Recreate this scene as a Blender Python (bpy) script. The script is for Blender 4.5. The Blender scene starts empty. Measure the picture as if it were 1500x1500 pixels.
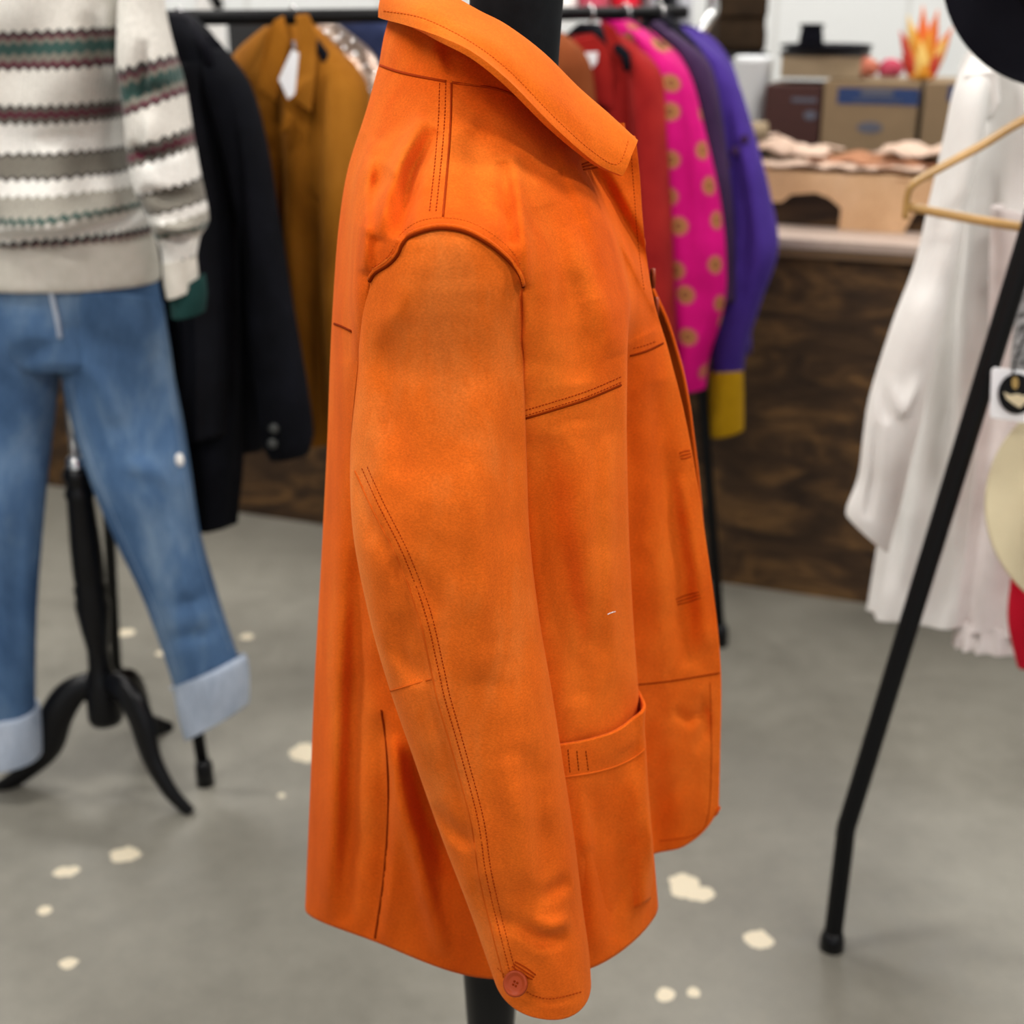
import bpy, math, random
from mathutils import Vector, Matrix
from mathutils.bvhtree import BVHTree
PI = math.pi
rnd = random.Random(7)
SC = bpy.context.scene
COL = SC.collection

# ---------------------------------------------------------------- camera, world, exposure
H, F, PITCH = 1.52, 2000.0, math.radians(21.0)
cp, sp = math.cos(PITCH), math.sin(PITCH)
cam = bpy.data.cameras.new('camera'); camo = bpy.data.objects.new('camera', cam); COL.objects.link(camo)
camo.location = (0, 0, H); camo.rotation_euler = (PI/2 - PITCH, 0, 0)
cam.sensor_width = 36.0; cam.lens = 36.0*F/1500.0
cam.dof.use_dof = True; cam.dof.focus_distance = 1.03; cam.dof.aperture_fstop = 5.0; cam.dof.aperture_blades = 0
cam.clip_start = 0.02
SC.camera = camo
SC.view_settings.view_transform = 'Standard'; SC.view_settings.look = 'None'
SC.view_settings.gamma = 1; SC.view_settings.use_curve_mapping = False
SC.view_settings.exposure = 0.12
w = bpy.data.worlds.new('world'); SC.world = w; w.use_nodes = True
w.node_tree.nodes['Background'].inputs[0].default_value = (0.92, 0.96, 1.0, 1)
w.node_tree.nodes['Background'].inputs[1].default_value = 0.85

def area(name, loc, sx, sy, power, col=(1, .97, .93), rot=(0, 0, 0)):
    l = bpy.data.lights.new(name, 'AREA'); l.shape = 'RECTANGLE'; l.size = sx; l.size_y = sy
    l.energy = power; l.color = col
    o = bpy.data.objects.new(name, l); COL.objects.link(o); o.location = loc; o.rotation_euler = rot
    return o
CEIL = 3.7
LAMPS = [(-1.7, -0.9), (1.7, -0.9), (-1.7, 1.3), (1.7, 1.3), (-1.7, 3.5), (1.7, 3.5), (-1.7, 5.4), (1.7, 5.4)]
for (lx, ly) in LAMPS:
    area('tube_light_glow', (lx, ly, CEIL-.14), 1.5, .35, 43)

# ---------------------------------------------------------------- helpers
def P(x, y, Y):
    """world point seen at pixel (x, y) of the 1500 frame at world depth Y"""
    u = (x-750)/F; v = (750-y)/F
    t = Y/(cp+v*sp)
    return Vector((u*t, Y, H+t*(-sp+v*cp)))
def ray(x, y):
    u = (x-750)/F; v = (750-y)/F
    return Vector((u, cp+v*sp, -sp+v*cp)).normalized()
def ground(x, y):
    d = ray(x, y); t = -H/d.z
    return Vector((0, 0, H)) + d*t
def to_px(p):
    dx, dy, dz = p.x, p.y, p.z-H
    zc = dy*cp - dz*sp; yc = dy*sp + dz*cp
    return (750+F*dx/zc, 750-F*yc/zc)

def tag(o, label=None, cat=None, group=None, kind=None):
    if label: o['label'] = label
    if cat: o['category'] = cat
    if group: o['group'] = group
    if kind: o['kind'] = kind
    return o
def thing(name, label, cat, loc=(0, 0, 0), group=None):
    o = bpy.data.objects.new(name, None); COL.objects.link(o); o.location = loc
    o.empty_display_size = .05
    return tag(o, label, cat, group)
def origin(o):
    v = Vector((0, 0, 0))
    while o is not None:
        v += Vector(o.location); o = o.parent
    return v
def mk(name, vs, fs, mat, parent=None, smooth=True, uvs=None, label=None, base=None, solid=0, bevel=0, sub=0):
    me = bpy.data.meshes.new(name)
    off = origin(parent) if parent else (Vector(base) if base is not None else Vector((0, 0, 0)))
    me.from_pydata([tuple(Vector(v)-off) for v in vs], [], fs)
    if uvs is not None:
        ul = me.uv_layers.new(name='UVMap')
        for p in me.polygons:
            for li in p.loop_indices: ul.data[li].uv = uvs[me.loops[li].vertex_index]
    me.materials.append(mat)
    if smooth:
        for p in me.polygons: p.use_smooth = True
    o = bpy.data.objects.new(name, me); COL.objects.link(o)
    if parent: o.parent = parent
    elif base is not None: o.location = base
    if label: o['label'] = label
    if solid:
        m = o.modifiers.new('s', 'SOLIDIFY'); m.thickness = abs(solid); m.offset = -1 if solid > 0 else 1
    if bevel:
        m = o.modifiers.new('b', 'BEVEL'); m.width = bevel; m.segments = 3; m.limit_method = 'ANGLE'
        m.angle_limit = math.radians(35)
    if sub:
        m = o.modifiers.new('ss', 'SUBSURF'); m.levels = sub; m.render_levels = sub
    return o

class MB:
    def __init__(s): s.v = []; s.f = []
    def add(s, vs, fs):
        n = len(s.v); s.v += [Vector(a) for a in vs]; s.f += [tuple(i+n for i in f) for f in fs]; return s
    def box(s, c, d, rz=0):
        c = Vector(c); R = Matrix.Rotation(rz, 3, 'Z')
        vs = [c+R@Vector((x*d[0]/2, y*d[1]/2, z*d[2]/2)) for x in (-1, 1) for y in (-1, 1) for z in (-1, 1)]
        return s.add(vs, [(0, 1, 3, 2), (4, 6, 7, 5), (0, 4, 5, 1), (2, 3, 7, 6), (0, 2, 6, 4), (1, 5, 7, 3)])
    def tube(s, pts, r, n=10, sq=1.0, up=None):
        pts = [Vector(p) for p in pts]
        rs = r if isinstance(r, (list, tuple)) else [r]*len(pts)
        vs = []; fs = []; prev = None
        for i, p in enumerate(pts):
            t = (pts[min(i+1, len(pts)-1)]-pts[max(i-1, 0)]).normalized()
            if prev is None:
                a = Vector(up) if up else (Vector((0, 0, 1)) if abs(t.z) < .9 else Vector((1, 0, 0)))
            else: a = prev
            a = (a - t*a.dot(t)).normalized(); b = t.cross(a); prev = a
            for k in range(n):
                th = 2*PI*k/n
                vs.append(p + a*math.cos(th)*rs[i] + b*math.sin(th)*rs[i]*sq)
        for i in range(len(pts)-1):
            for k in range(n):
                fs.append((i*n+k, i*n+(k+1) % n, (i+1)*n+(k+1) % n, (i+1)*n+k))
        fs.append(tuple(range(n-1, -1, -1))); fs.append(tuple((len(pts)-1)*n+k for k in range(n)))
        return s.add(vs, fs)
    def lathe(s, prof, c=(0, 0, 0), M=None, n=32):
        c = Vector(c); vs = []; fs = []
        for (r, z) in prof:
            for k in range(n):
                th = 2*PI*k/n; q = Vector((r*math.cos(th), r*math.sin(th), z))
                if M is not None: q = M@q
                vs.append(c+q)
        for i in range(len(prof)-1):
            for k in range(n): fs.append((i*n+k, i*n+(k+1) % n, (i+1)*n+(k+1) % n, (i+1)*n+k))
        if prof[0][0] > 1e-5: fs.append(tuple(range(n-1, -1, -1)))
        if prof[-1][0] > 1e-5: fs.append(tuple((len(prof)-1)*n+k for k in range(n)))
        return s.add(vs, fs)
    def build(s, name, mat, parent=None, **k): return mk(name, s.v, s.f, mat, parent, **k)

def cr(p0, p1, p2, p3, t):
    return 0.5*((2*p1)+(-p0+p2)*t+(2*p0-5*p1+4*p2-p3)*t*t+(-p0+3*p1-3*p2+p3)*t*t*t)
def spline(pts, n, closed=False):
    """catmull-rom through tuples; n samples per span"""
    out = []; m = len(pts); D = len(pts[0])
    for i in range(m-1):
        a = pts[max(i-1, 0)]; b = pts[i]; c = pts[i+1]; d = pts[min(i+2, m-1)]
        for k in range(n):
            t = k/n; out.append(tuple(cr(a[j], b[j], c[j], d[j], t) for j in range(D)))
    out.append(tuple(pts[-1])); return out
def resample(pts, step):
    """even 2-D resample of a smooth curve"""
    q = spline(pts, 16); out = [q[0]]; acc = 0
    for a, b in zip(q[:-1], q[1:]):
        L = math.hypot(b[0]-a[0], b[1]-a[1])
        while L > 0 and acc+L >= step:
            t = (step-acc)/L; a = tuple(a[j]+(b[j]-a[j])*t for j in range(len(a)))
            out.append(a); L = math.hypot(b[0]-a[0], b[1]-a[1]); acc = 0
        acc += L
    return out
def grid_faces(nr, nc, wrap=False, flip=False):
    fs = []
    for i in range(nr-1):
        for j in range(nc if wrap else nc-1):
            a = i*nc+j; b = i*nc+(j+1) % nc; c = (i+1)*nc+(j+1) % nc; d = (i+1)*nc+j
            fs.append((a, d, c, b) if not flip else (a, b, c, d))
    return fs
def segdist(px, py, pl):
    best = 1e9; sg = 0; tt = 0; n = len(pl)-1
    for i in range(n):
        ax, ay = pl[i]; bx, by = pl[i+1]; dx = bx-ax; dy = by-ay; L2 = dx*dx+dy*dy
        t = max(0, min(1, ((px-ax)*dx+(py-ay)*dy)/L2)); qx = ax+dx*t; qy = ay+dy*t
        d = math.hypot(px-qx, py-qy)
        if d < best:
            best = d; tt = (i+t)/n
            sg = 1 if (dx*(py-ay)-dy*(px-ax)) > 0 else -1
    return best, sg, tt
class Creases:
    """folds of cloth: each is (polyline, width px, depth m, mode); positive depth pushes away from the viewer side"""
    def __init__(s, gain=1.0): s.l = []; s.g = gain
    def add(s, pl, w, d, mode='v', fade=True):
        xs = [p[0] for p in pl]; ys = [p[1] for p in pl]; m = 4*w
        s.l.append((pl, w, d, mode, fade, min(xs)-m, max(xs)+m, min(ys)-m, max(ys)+m))
    def at(s, x, y):
        r = 0
        for (pl, w, d, mode, fade, x0, x1, y0, y1) in s.l:
            if x < x0 or x > x1 or y < y0 or y > y1: continue
            q, sg, t = segdist(x, y, pl)
            k = math.sin(PI*min(1, max(0, t)))**.5 if fade else 1
            if mode == 'v': r += d*k*math.exp(-(q/w)**2)
            elif mode == 's':      # a step: one side lies over the other
                u = sg*q/w
                r += d*k*(u*math.exp(-abs(u)*0.9)*1.6)
        return r*s.g

# ---------------------------------------------------------------- materials
def nodes(name):
    m = bpy.data.materials.new(name); m.use_nodes = True
    nt = m.node_tree; b = nt.nodes['Principled BSDF']; return m, nt, b
def lk(nt, a, b): nt.links.new(a, b)
def noise(nt, vec, scale, detail=4, rough=.55, dist=0):
    n = nt.nodes.new('ShaderNodeTexNoise'); n.inputs['Scale'].default_value = scale
    n.inputs['Detail'].default_value = detail; n.inputs['Roughness'].default_value = rough
    n.inputs['Distortion'].default_value = dist
    if vec is not None: lk(nt, vec, n.inputs['Vector'])
    return n
def ramp(nt, fac, stops, interp='LINEAR'):
    r = nt.nodes.new('ShaderNodeValToRGB'); r.color_ramp.interpolation = interp
    e = r.color_ramp.elements
    e[0].position = stops[0][0]; e[0].color = (*stops[0][1], 1)
    e[1].position = stops[1][0]; e[1].color = (*stops[1][1], 1)
    for p, c in stops[2:]:
        q = e.new(p); q.color = (*c, 1)
    if fac is not None: lk(nt, fac, r.inputs[0])
    return r
def mapping(nt, out, scale=(1, 1, 1), rot=(0, 0, 0)):
    mp = nt.nodes.new('ShaderNodeMapping'); mp.inputs['Scale'].default_value = scale
    mp.inputs['Rotation'].default_value = rot; lk(nt, out, mp.inputs['Vector']); return mp.outputs[0]
def coord(nt, which='Object'): return nt.nodes.new('ShaderNodeTexCoord').outputs[which]
def bump(nt, b, h, strength, dist=.001):
    n = nt.nodes.new('ShaderNodeBump'); n.inputs['Strength'].default_value = strength
    n.inputs['Distance'].default_value = dist; lk(nt, h, n.inputs['Height']); lk(nt, n.outputs[0], b.inputs['Normal']); return n
def math_n(nt, op, a, b=None, c=None):
    n = nt.nodes.new('ShaderNodeMath'); n.operation = op
    for i, v in enumerate((a, b, c)):
        if v is None: continue
        if isinstance(v, (int, float)): n.inputs[i].default_value = v
        else: lk(nt, v, n.inputs[i])
    return n.outputs[0]
def mix(nt, f, a, b):
    n = nt.nodes.new('ShaderNodeMix'); n.data_type = 'RGBA'
    for s, v in ((n.inputs[0], f), (n.inputs[6], a), (n.inputs[7], b)):
        if isinstance(v, (int, float)): s.default_value = v
        elif isinstance(v, tuple): s.default_value = (*v, 1)
        else: lk(nt, v, s)
    return n.outputs[2]
def plain(name, col, rough=.6, metal=0, spec=.5, emit=0, var=.08, scale=30, bmp=0):
    m, nt, b = nodes(name)
    c = coord(nt); n = noise(nt, c, scale)
    lo = tuple(max(0, x*(1-var)) for x in col); hi = tuple(min(1, x*(1+var)) for x in col)
    r = ramp(nt, n.outputs[0], [(.3, lo), (.7, hi)]); lk(nt, r.outputs[0], b.inputs['Base Color'])
    b.inputs['Roughness'].default_value = rough; b.inputs['Metallic'].default_value = metal
    b.inputs['Specular IOR Level'].default_value = spec
    if emit:
        lk(nt, r.outputs[0], b.inputs['Emission Color']); b.inputs['Emission Strength'].default_value = emit
    if bmp: bump(nt, b, n.outputs[0], bmp, .002)
    return m
def cloth(name, c1, c2, scale=8, sheen=.2, rough=.9, weave=900, bs=.25, spec=.15):
    m, nt, b = nodes(name); c = coord(nt)
    n = noise(nt, c, scale, 5, .6); r = ramp(nt, n.outputs[0], [(.3, c1), (.7, c2)])
    lk(nt, r.outputs[0], b.inputs['Base Color'])
    b.inputs['Roughness'].default_value = rough; b.inputs['Sheen Weight'].default_value = sheen*.15
    b.inputs['Specular IOR Level'].default_value = spec*.6
    n2 = noise(nt, c, weave, 2); bump(nt, b, n2.outputs[0], bs, .0006)
    return m

def suede(name, dark, mid, light, seed=0, s1=5, sheen=.35):
    m, nt, b = nodes(name); c = coord(nt)
    off = nt.nodes.new('ShaderNodeMapping'); off.inputs['Location'].default_value = (seed, seed*2, seed*.5)
    off.inputs['Scale'].default_value = (1, 1, .45); lk(nt, c, off.inputs['Vector']); c2 = off.outputs[0]
    a = noise(nt, c2, s1, 6, .62, .3)
    r = ramp(nt, a.outputs[0], [(.28, dark), (.72, light), (.5, mid)])
    brush = noise(nt, c2, 28, 5, .7, .8)
    r2 = ramp(nt, brush.outputs[0], [(.3, (.86, .84, .82)), (.7, (1.0, 1.0, 1.0))])
    mm = nt.nodes.new('ShaderNodeMix'); mm.data_type = 'RGBA'; mm.blend_type = 'MULTIPLY'; mm.inputs[0].default_value = .75
    lk(nt, r.outputs[0], mm.inputs[6]); lk(nt, r2.outputs[0], mm.inputs[7])
    grain = noise(nt, mapping(nt, c, (1, 1, 1.7)), 480, 3, .75)
    r3 = ramp(nt, grain.outputs[0], [(.32, (.74, .71, .66)), (.68, (1.04, 1.05, 1.06))])
    m2 = nt.nodes.new('ShaderNodeMix'); m2.data_type = 'RGBA'; m2.blend_type = 'MULTIPLY'; m2.inputs[0].default_value = .9
    lk(nt, mm.outputs[2], m2.inputs[6]); lk(nt, r3.outputs[0], m2.inputs[7])
    lk(nt, m2.outputs[2], b.inputs['Base Color'])
    b.inputs['Roughness'].default_value = .95; b.inputs['Specular IOR Level'].default_value = .08
    b.inputs['Sheen Weight'].default_value = sheen*.4; b.inputs['Sheen Roughness'].default_value = .4
    b.inputs['Sheen Tint'].default_value = (1, .45, .15, 1)
    g2 = noise(nt, c, 900, 3, .7)
    h = math_n(nt, 'ADD', math_n(nt, 'MULTIPLY', g2.outputs[0], .5), math_n(nt, 'MULTIPLY', brush.outputs[0], 1.2))
    bump(nt, b, h, .3, .0012)
    return m

M = {}
M['suede'] = suede('orange_suede', (.60, .072, .003), (.79, .118, .006), (.90, .19, .018), 0, 6)
M['suede_sleeve'] = suede('orange_suede_lifted', (.68, .10, .006), (.82, .150, .012), (.92, .25, .048), 3, 6)  # rubbed nap tones, brightened in colour for light the sleeve lacks
M['suede_collar'] = suede('orange_suede_collar', (.74, .115, .006), (.85, .16, .010), (.90, .20, .018), 5, 7)
M['thread'] = plain('orange_thread', (.34, .035, .002), .9, spec=.05)
M['thread_light'] = plain('orange_thread_light', (.60, .10, .008), .9, spec=.05)
M['groove'] = plain('seam_groove', (.20, .02, .001), .95, spec=.03)
M['lining'] = cloth('dark_lining', (.03, .008, .004), (.05, .012, .006))
M['button_grey'] = plain('dark_grey_button', (.045, .048, .045), .4)
M['button'] = plain('rust_button', (.30, .040, .008), .45, spec=.15)
M['black_knit'] = cloth('black_dress_form_fabric', (.006, .007, .008), (.012, .014, .016), 30, .04, .9, 700)
M['black_paint'] = plain('black_paint', (.003, .003, .004), .3, spec=.25)
M['black_metal'] = plain('black_powder_coat', (.003, .003, .0035), .55, spec=.2)
M['chrome'] = plain('chrome', (.75, .75, .75), .2, 1)
M['black_wool'] = cloth('black_wool', (.0025, .0028, .004), (.006, .0065, .010), 12, .0, .95, 400)
M['black_satin'] = cloth('black_twill', (.0025, .0025, .0035), (.0055, .006, .009), 12, .0, .8, 400)
M['brown_suede'] = suede('tan_brown_suede', (.19, .065, .006), (.31, .115, .010), (.42, .165, .020), 8, 6, .15)
M['rust'] = suede('rust_suede', (.17, .04, .012), (.25, .065, .02), (.33, .09, .03), 9, 6, .1)
M['red'] = cloth('red_wool', (.22, .007, .008), (.36, .018, .014), 8, .3)
M['navy_mesh'] = cloth('dark_plum_cloth', (.022, .010, .035), (.055, .024, .075), 8, .2)
M['purple'] = cloth('purple_cloth', (.035, .015, .15), (.065, .030, .25), 7, .25)
M['yellow'] = cloth('mustard_cuff', (.33, .18, .003), (.42, .23, .006), 10, .1)
M['white_cloth'] = cloth('white_cotton', (.80, .775, .74), (.90, .88, .85), 9, .1, .9, 500)
M['pink_white'] = cloth('pale_pink_cotton', (.74, .66, .64), (.86, .79, .77), 14, .1, .9, 300)
M['white_card'] = plain('white_card', (.85, .85, .87), .5, var=.02)
M['gold'] = plain('gold_print', (.45, .30, .10), .4, .3)
M['cream_felt'] = cloth('cream_felt', (.50, .44, .29), (.58, .51, .34), 10, .3)
M['black_felt'] = cloth('black_felt', (.004, .004, .007), (.008, .008, .012), 10, .0)
M['hanger_wood'] = plain('varnished_hanger_wood', (.50, .29, .09), .35, var=.2, scale=14)
M['kraft'] = plain('kraft_cardboard', (.215, .145, .078), .85, var=.06, scale=12)
M['kraft_light'] = plain('pale_cardboard', (.29, .215, .13), .85, var=.06, scale=12)
M['blue_ink'] = plain('blue_ink', (.012, .035, .12), .8)
M['grey_ink'] = plain('grey_ink', (.085, .09, .12), .8)
M['maroon'] = plain('maroon_card', (.04, .007, .004), .7)
M['hide'] = suede('veg_tan_hide', (.60, .36, .19), (.74, .47, .27), (.84, .58, .38), 4, 3, .05)
M['hide_pink'] = suede('pale_hide', (.50, .35, .27), (.60, .44, .35), (.68, .53, .44), 5, 3, .05)
M['hide_brown'] = suede('brown_hide', (.28, .12, .07), (.38, .18, .10), (.50, .25, .14), 6, 3, .05)
M['ledge'] = plain('pale_counter_edge', (.40, .305, .25), .6, var=.1, scale=9)
M['ledge_wood'] = plain('ledge_underside', (.16, .09, .04), .7, var=.2, scale=9)
M['white_plastic'] = plain('white_plastic', (.72, .74, .75), .4, var=.02)
M['wall'] = plain('grey_wall_paint', (.34, .34, .33), .8, var=.02, scale=2)
M['ceiling'] = plain('ceiling_paint', (.30, .30, .30), .9, var=.02, scale=2)
M['crate'] = plain('dark_wood_crate', (.03, .017, .008), .8, spec=.15, var=.4, scale=12)
M['black_shelf'] = plain('black_panel', (.012, .012, .013), .7)
M['red_cloth'] = cloth('crimson_cotton', (.52, .006, .02), (.62, .012, .035), 8, .2)
M['grey_cloth'] = cloth('grey_cotton', (.22, .22, .24), (.32, .32, .34), 8, .1)
M['teal'] = cloth('dark_teal_cotton', (.008, .035, .032), (.014, .05, .046), 10, .1)
M['pinkcloth'] = cloth('dusty_rose_cotton', (.40, .04, .08), (.48, .09, .13), 10, .1)

def lamp_mat():
    m, nt, b = nodes('lamp_diffuser'); b.inputs['Base Color'].default_value = (1, 1, 1, 1)
    b.inputs['Emission Color'].default_value = (1, .97, .93, 1); b.inputs['Emission Strength'].default_value = 8; return m
M['lamp'] = lamp_mat()

# dark stained plywood
def plywood():
    m, nt, b = nodes('dark_stained_plywood'); c = coord(nt)
    v = mapping(nt, c, (1.0, 1.0, 2.6))
    n = noise(nt, v, 3.6, 6, .62, 1.6)
    r = ramp(nt, n.outputs[0], [(.32, (.020, .011, .006)), (.70, (.17, .088, .030)), (.5, (.055, .029, .013))])
    n2 = noise(nt, mapping(nt, c, (3, 3, 26)), 5, 4, .6, .4)
    r2 = ramp(nt, n2.outputs[0], [(.35, (.72, .7, .68)), (.6, (1, 1, 1))])
    mm = nt.nodes.new('ShaderNodeMix'); mm.data_type = 'RGBA'; mm.blend_type = 'MULTIPLY'; mm.inputs[0].default_value = 1
    lk(nt, r.outputs[0], mm.inputs[6]); lk(nt, r2.outputs[0], mm.inputs[7]); lk(nt, mm.outputs[2], b.inputs['Base Color'])
    b.inputs['Roughness'].default_value = .62; b.inputs['Specular IOR Level'].default_value = .25
    bump(nt, b, n2.outputs[0], .2, .002); return m
M['ply'] = plywood()

# pink cloth with gold sun dots
def pink():
    m, nt, b = nodes('magenta_gold_dot_cloth'); c = coord(nt, 'UV')
    vo = nt.nodes.new('ShaderNodeTexVoronoi'); vo.voronoi_dimensions = '2D'; vo.inputs['Scale'].default_value = 19; vo.inputs['Randomness'].default_value = .45
    lk(nt, c, vo.inputs['Vector'])
    f = ramp(nt, vo.outputs['Distance'], [(0, (.34, .16, .05)), (.09, (.20, .05, .03)), (.13, (.36, .18, .05)), (.24, (.42, .09, .07)), (.31, (.5, .004, .15))], 'LINEAR')
    base = noise(nt, coord(nt), 9)
    rb = ramp(nt, base.outputs[0], [(.3, (.44, .0015, .12)), (.7, (.60, .004, .18))])
    k = ramp(nt, vo.outputs['Distance'], [(.24, (1, 1, 1)), (.31, (0, 0, 0))])
    lk(nt, mix(nt, k.outputs[0], rb.outputs[0], f.outputs[0]), b.inputs['Base Color'])
    b.inputs['Roughness'].default_value = .7; b.inputs['Specular IOR Level'].default_value = .1; return m
M['pink'] = pink()

# denim
def denim(name, c1, c2, c3):
    m, nt, b = nodes(name); c = coord(nt)
    n = noise(nt, mapping(nt, c, (1, 1, .5)), 7, 5, .6, .4)
    r = ramp(nt, n.outputs[0], [(.3, c1), (.72, c3), (.5, c2)])
    n2 = noise(nt, mapping(nt, c, (1, 1, .12)), 260, 3, .7)
    r2 = ramp(nt, n2.outputs[0], [(.3, (.75, .77, .8)), (.7, (1.1, 1.1, 1.1))])
    mm = nt.nodes.new('ShaderNodeMix'); mm.data_type = 'RGBA'; mm.blend_type = 'MULTIPLY'; mm.inputs[0].default_value = .8
    lk(nt, r.outputs[0], mm.inputs[6]); lk(nt, r2.outputs[0], mm.inputs[7]); lk(nt, mm.outputs[2], b.inputs['Base Color'])
    b.inputs['Roughness'].default_value = .9; b.inputs['Specular IOR Level'].default_value = .15
    bump(nt, b, n2.outputs[0], .3, .001); return m
M['denim'] = denim('faded_blue_denim', (.040, .088, .185), (.075, .145, .27), (.20, .29, .40))
M['denim_seam'] = denim('worn_denim_seam', (.12, .19, .30), (.17, .25, .37), (.24, .32, .44))
M['denim_in'] = denim('pale_denim_reverse', (.30, .36, .46), (.40, .46, .56), (.52, .57, .65))

# fair isle knit, stripes follow the rows (v) and small zigzags the wales (u)
CRM = (.72, .69, .63); WHT = (.86, .84, .79); GRY = (.13, .12, .10); DGR = (.07, .065, .06); MAR = (.11, .02, .035)
TEA = (.035, .08, .07); LGR = (.36, .34, .29); RIB = (.62, .58, .51); MGR = (.19, .175, .145)
def knit():
    m, nt, b = nodes('fair_isle_knit'); c = coord(nt, 'UV')
    s = nt.nodes.new('ShaderNodeSeparateXYZ'); lk(nt, c, s.inputs[0]); u, v = s.outputs[0], s.outputs[1]
    zz = math_n(nt, 'PINGPONG', math_n(nt, 'MULTIPLY', u, 1), .0055)      # u in metres
    vv = math_n(nt, 'ADD', v, math_n(nt, 'MULTIPLY', zz, 1.1))            # v in frame rows / 1000
    vv = math_n(nt, 'MULTIPLY', math_n(nt, 'ADD', vv, .1), 1/.55)
    st = [(-100, CRM), (46, DGR), (51, MAR), (56, MGR), (63, TEA), (78, MGR), (88, MAR), (95, DGR), (99, CRM), (148, DGR),
          (153, GRY), (156, MAR), (166, GRY), (172, DGR), (175, WHT), (214, DGR), (218, MGR), (247, DGR), (252, WHT), (272, LGR), (300, TEA),
          (308, LGR), (312, WHT), (338, TEA), (342, MAR), (346, RIB)]
    r = ramp(nt, vv, [((p/1000+.1)/.55, col) for p, col in st], 'CONSTANT')
    n = noise(nt, mapping(nt, c, (1, 1, 1)), 260, 2, .6)
    r2 = ramp(nt, n.outputs[0], [(.3, (.80, .79, .78)), (.7, (1.05, 1.05, 1.05))])
    mm = nt.nodes.new('ShaderNodeMix'); mm.data_type = 'RGBA'; mm.blend_type = 'MULTIPLY'; mm.inputs[0].default_value = .9
    lk(nt, r.outputs[0], mm.inputs[6]); lk(nt, r2.outputs[0], mm.inputs[7])
    # maroon diamonds and teal dots breaking the stripes
    lk(nt, mm.outputs[2], b.inputs['Base Color'])
    wv = nt.nodes.new('ShaderNodeTexWave'); wv.inputs['Scale'].default_value = 60; wv.inputs['Distortion'].default_value = 2
    lk(nt, c, wv.inputs['Vector'])
    b.inputs['Roughness'].default_value = .95; b.inputs['Sheen Weight'].default_value = .2; b.inputs['Specular IOR Level'].default_value = .1
    bump(nt, b, math_n(nt, 'ADD', n.outputs[0], math_n(nt, 'MULTIPLY', wv.outputs[1], .5)), .6, .003); return m
M['knit'] = knit()
M['rib'] = cloth('beige_rib_knit', (.56, .53, .46), (.68, .64, .57), 30, .2, .95, 300, .5)

# sequins
def sequin():
    m, nt, b = nodes('rose_gold_sequins'); c = coord(nt)
    vo = nt.nodes.new('ShaderNodeTexVoronoi'); vo.inputs['Scale'].default_value = 160; lk(nt, c, vo.inputs['Vector'])
    r = ramp(nt, vo.outputs['Color'], [(.2, (.16, .085, .06)), (.8, (.46, .36, .29))]); lk(nt, r.outputs[0], b.inputs['Base Color'])
    b.inputs['Metallic'].default_value = .7; b.inputs['Roughness'].default_value = .3
    bump(nt, b, vo.outputs['Color'], 1, .006); return m
M['sequin'] = sequin()
M['pattern'] = plain('black_white_boucle', (.25, .25, .25), .9, var=.95, scale=120)

# polished concrete with dried glue spots
SPOTS = [(185, 926, .021), (362, 932, .017), (236, 957, .012), (447, 1103, .035), (183, 1252, .026), (91, 1277, .016), (104, 1276, .016), (66, 1333, .012),
         (100, 1411, .015), (1004, 1297, .034), (1024, 1308, .026), (1112, 1376, .024), (976, 1458, .016), (1015, 1454, .012), (412, 1165, .008)]
def concrete():
    m, nt, b = nodes('polished_concrete'); c = coord(nt)
    n = noise(nt, c, 1.6, 7, .6, .4)
    r = ramp(nt, n.outputs[0], [(.3, (.165, .155, .128)), (.7, (.25, .238, .200))])
    n2 = noise(nt, c, 16, 5, .7)
    r2 = ramp(nt, n2.outputs[0], [(.35, (.9, .9, .9)), (.65, (1.04, 1.04, 1.04))])
    mm = nt.nodes.new('ShaderNodeMix'); mm.data_type = 'RGBA'; mm.blend_type = 'MULTIPLY'; mm.inputs[0].default_value = 1
    lk(nt, r.outputs[0], mm.inputs[6]); lk(nt, r2.outputs[0], mm.inputs[7])
    acc = None
    nd = noise(nt, c, 34, 3, .6)
    for (x, y, rad) in SPOTS:
        g = ground(x, y)
        d = nt.nodes.new('ShaderNodeVectorMath'); d.operation = 'DISTANCE'; lk(nt, c, d.inputs[0]); d.inputs[1].default_value = tuple(g)
        e = math_n(nt, 'ADD', d.outputs['Value'], math_n(nt, 'MULTIPLY', math_n(nt, 'SUBTRACT', nd.outputs[0], .5), rad*1.3))
        e = math_n(nt, 'LESS_THAN', e, rad)
        acc = e if acc is None else math_n(nt, 'MAXIMUM', acc, e)
    lk(nt, mix(nt, acc, mm.outputs[2], (.66, .58, .43)), b.inputs['Base Color'])
    rr = ramp(nt, n2.outputs[0], [(.3, (.34,)*3), (.7, (.5,)*3)]); lk(nt, rr.outputs[0], b.inputs['Roughness'])
    b.inputs['Specular IOR Level'].default_value = .35
    return m
M['floor'] = concrete()

# painted block wall at the back
def blockwall():
    m, nt, b = nodes('white_block_wall'); c = coord(nt)
    v = mapping(nt, c, (1, 1, 1), (PI/2, 0, 0))
    br = nt.nodes.new('ShaderNodeTexBrick'); br.inputs['Scale'].default_value = 1
    br.inputs['Color1'].default_value = (.74, .75, .74, 1); br.inputs['Color2'].default_value = (.70, .71, .70, 1)
    br.inputs['Mortar'].default_value = (.60, .60, .58, 1); br.inputs['Brick Width'].default_value = .6
    br.inputs['Row Height'].default_value = .5; br.inputs['Mortar Size'].default_value = .012
    lk(nt, v, br.inputs['Vector']); lk(nt, br.outputs[0], b.inputs['Base Color']); b.inputs['Roughness'].default_value = .8
    return m
M['block'] = blockwall()

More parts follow.
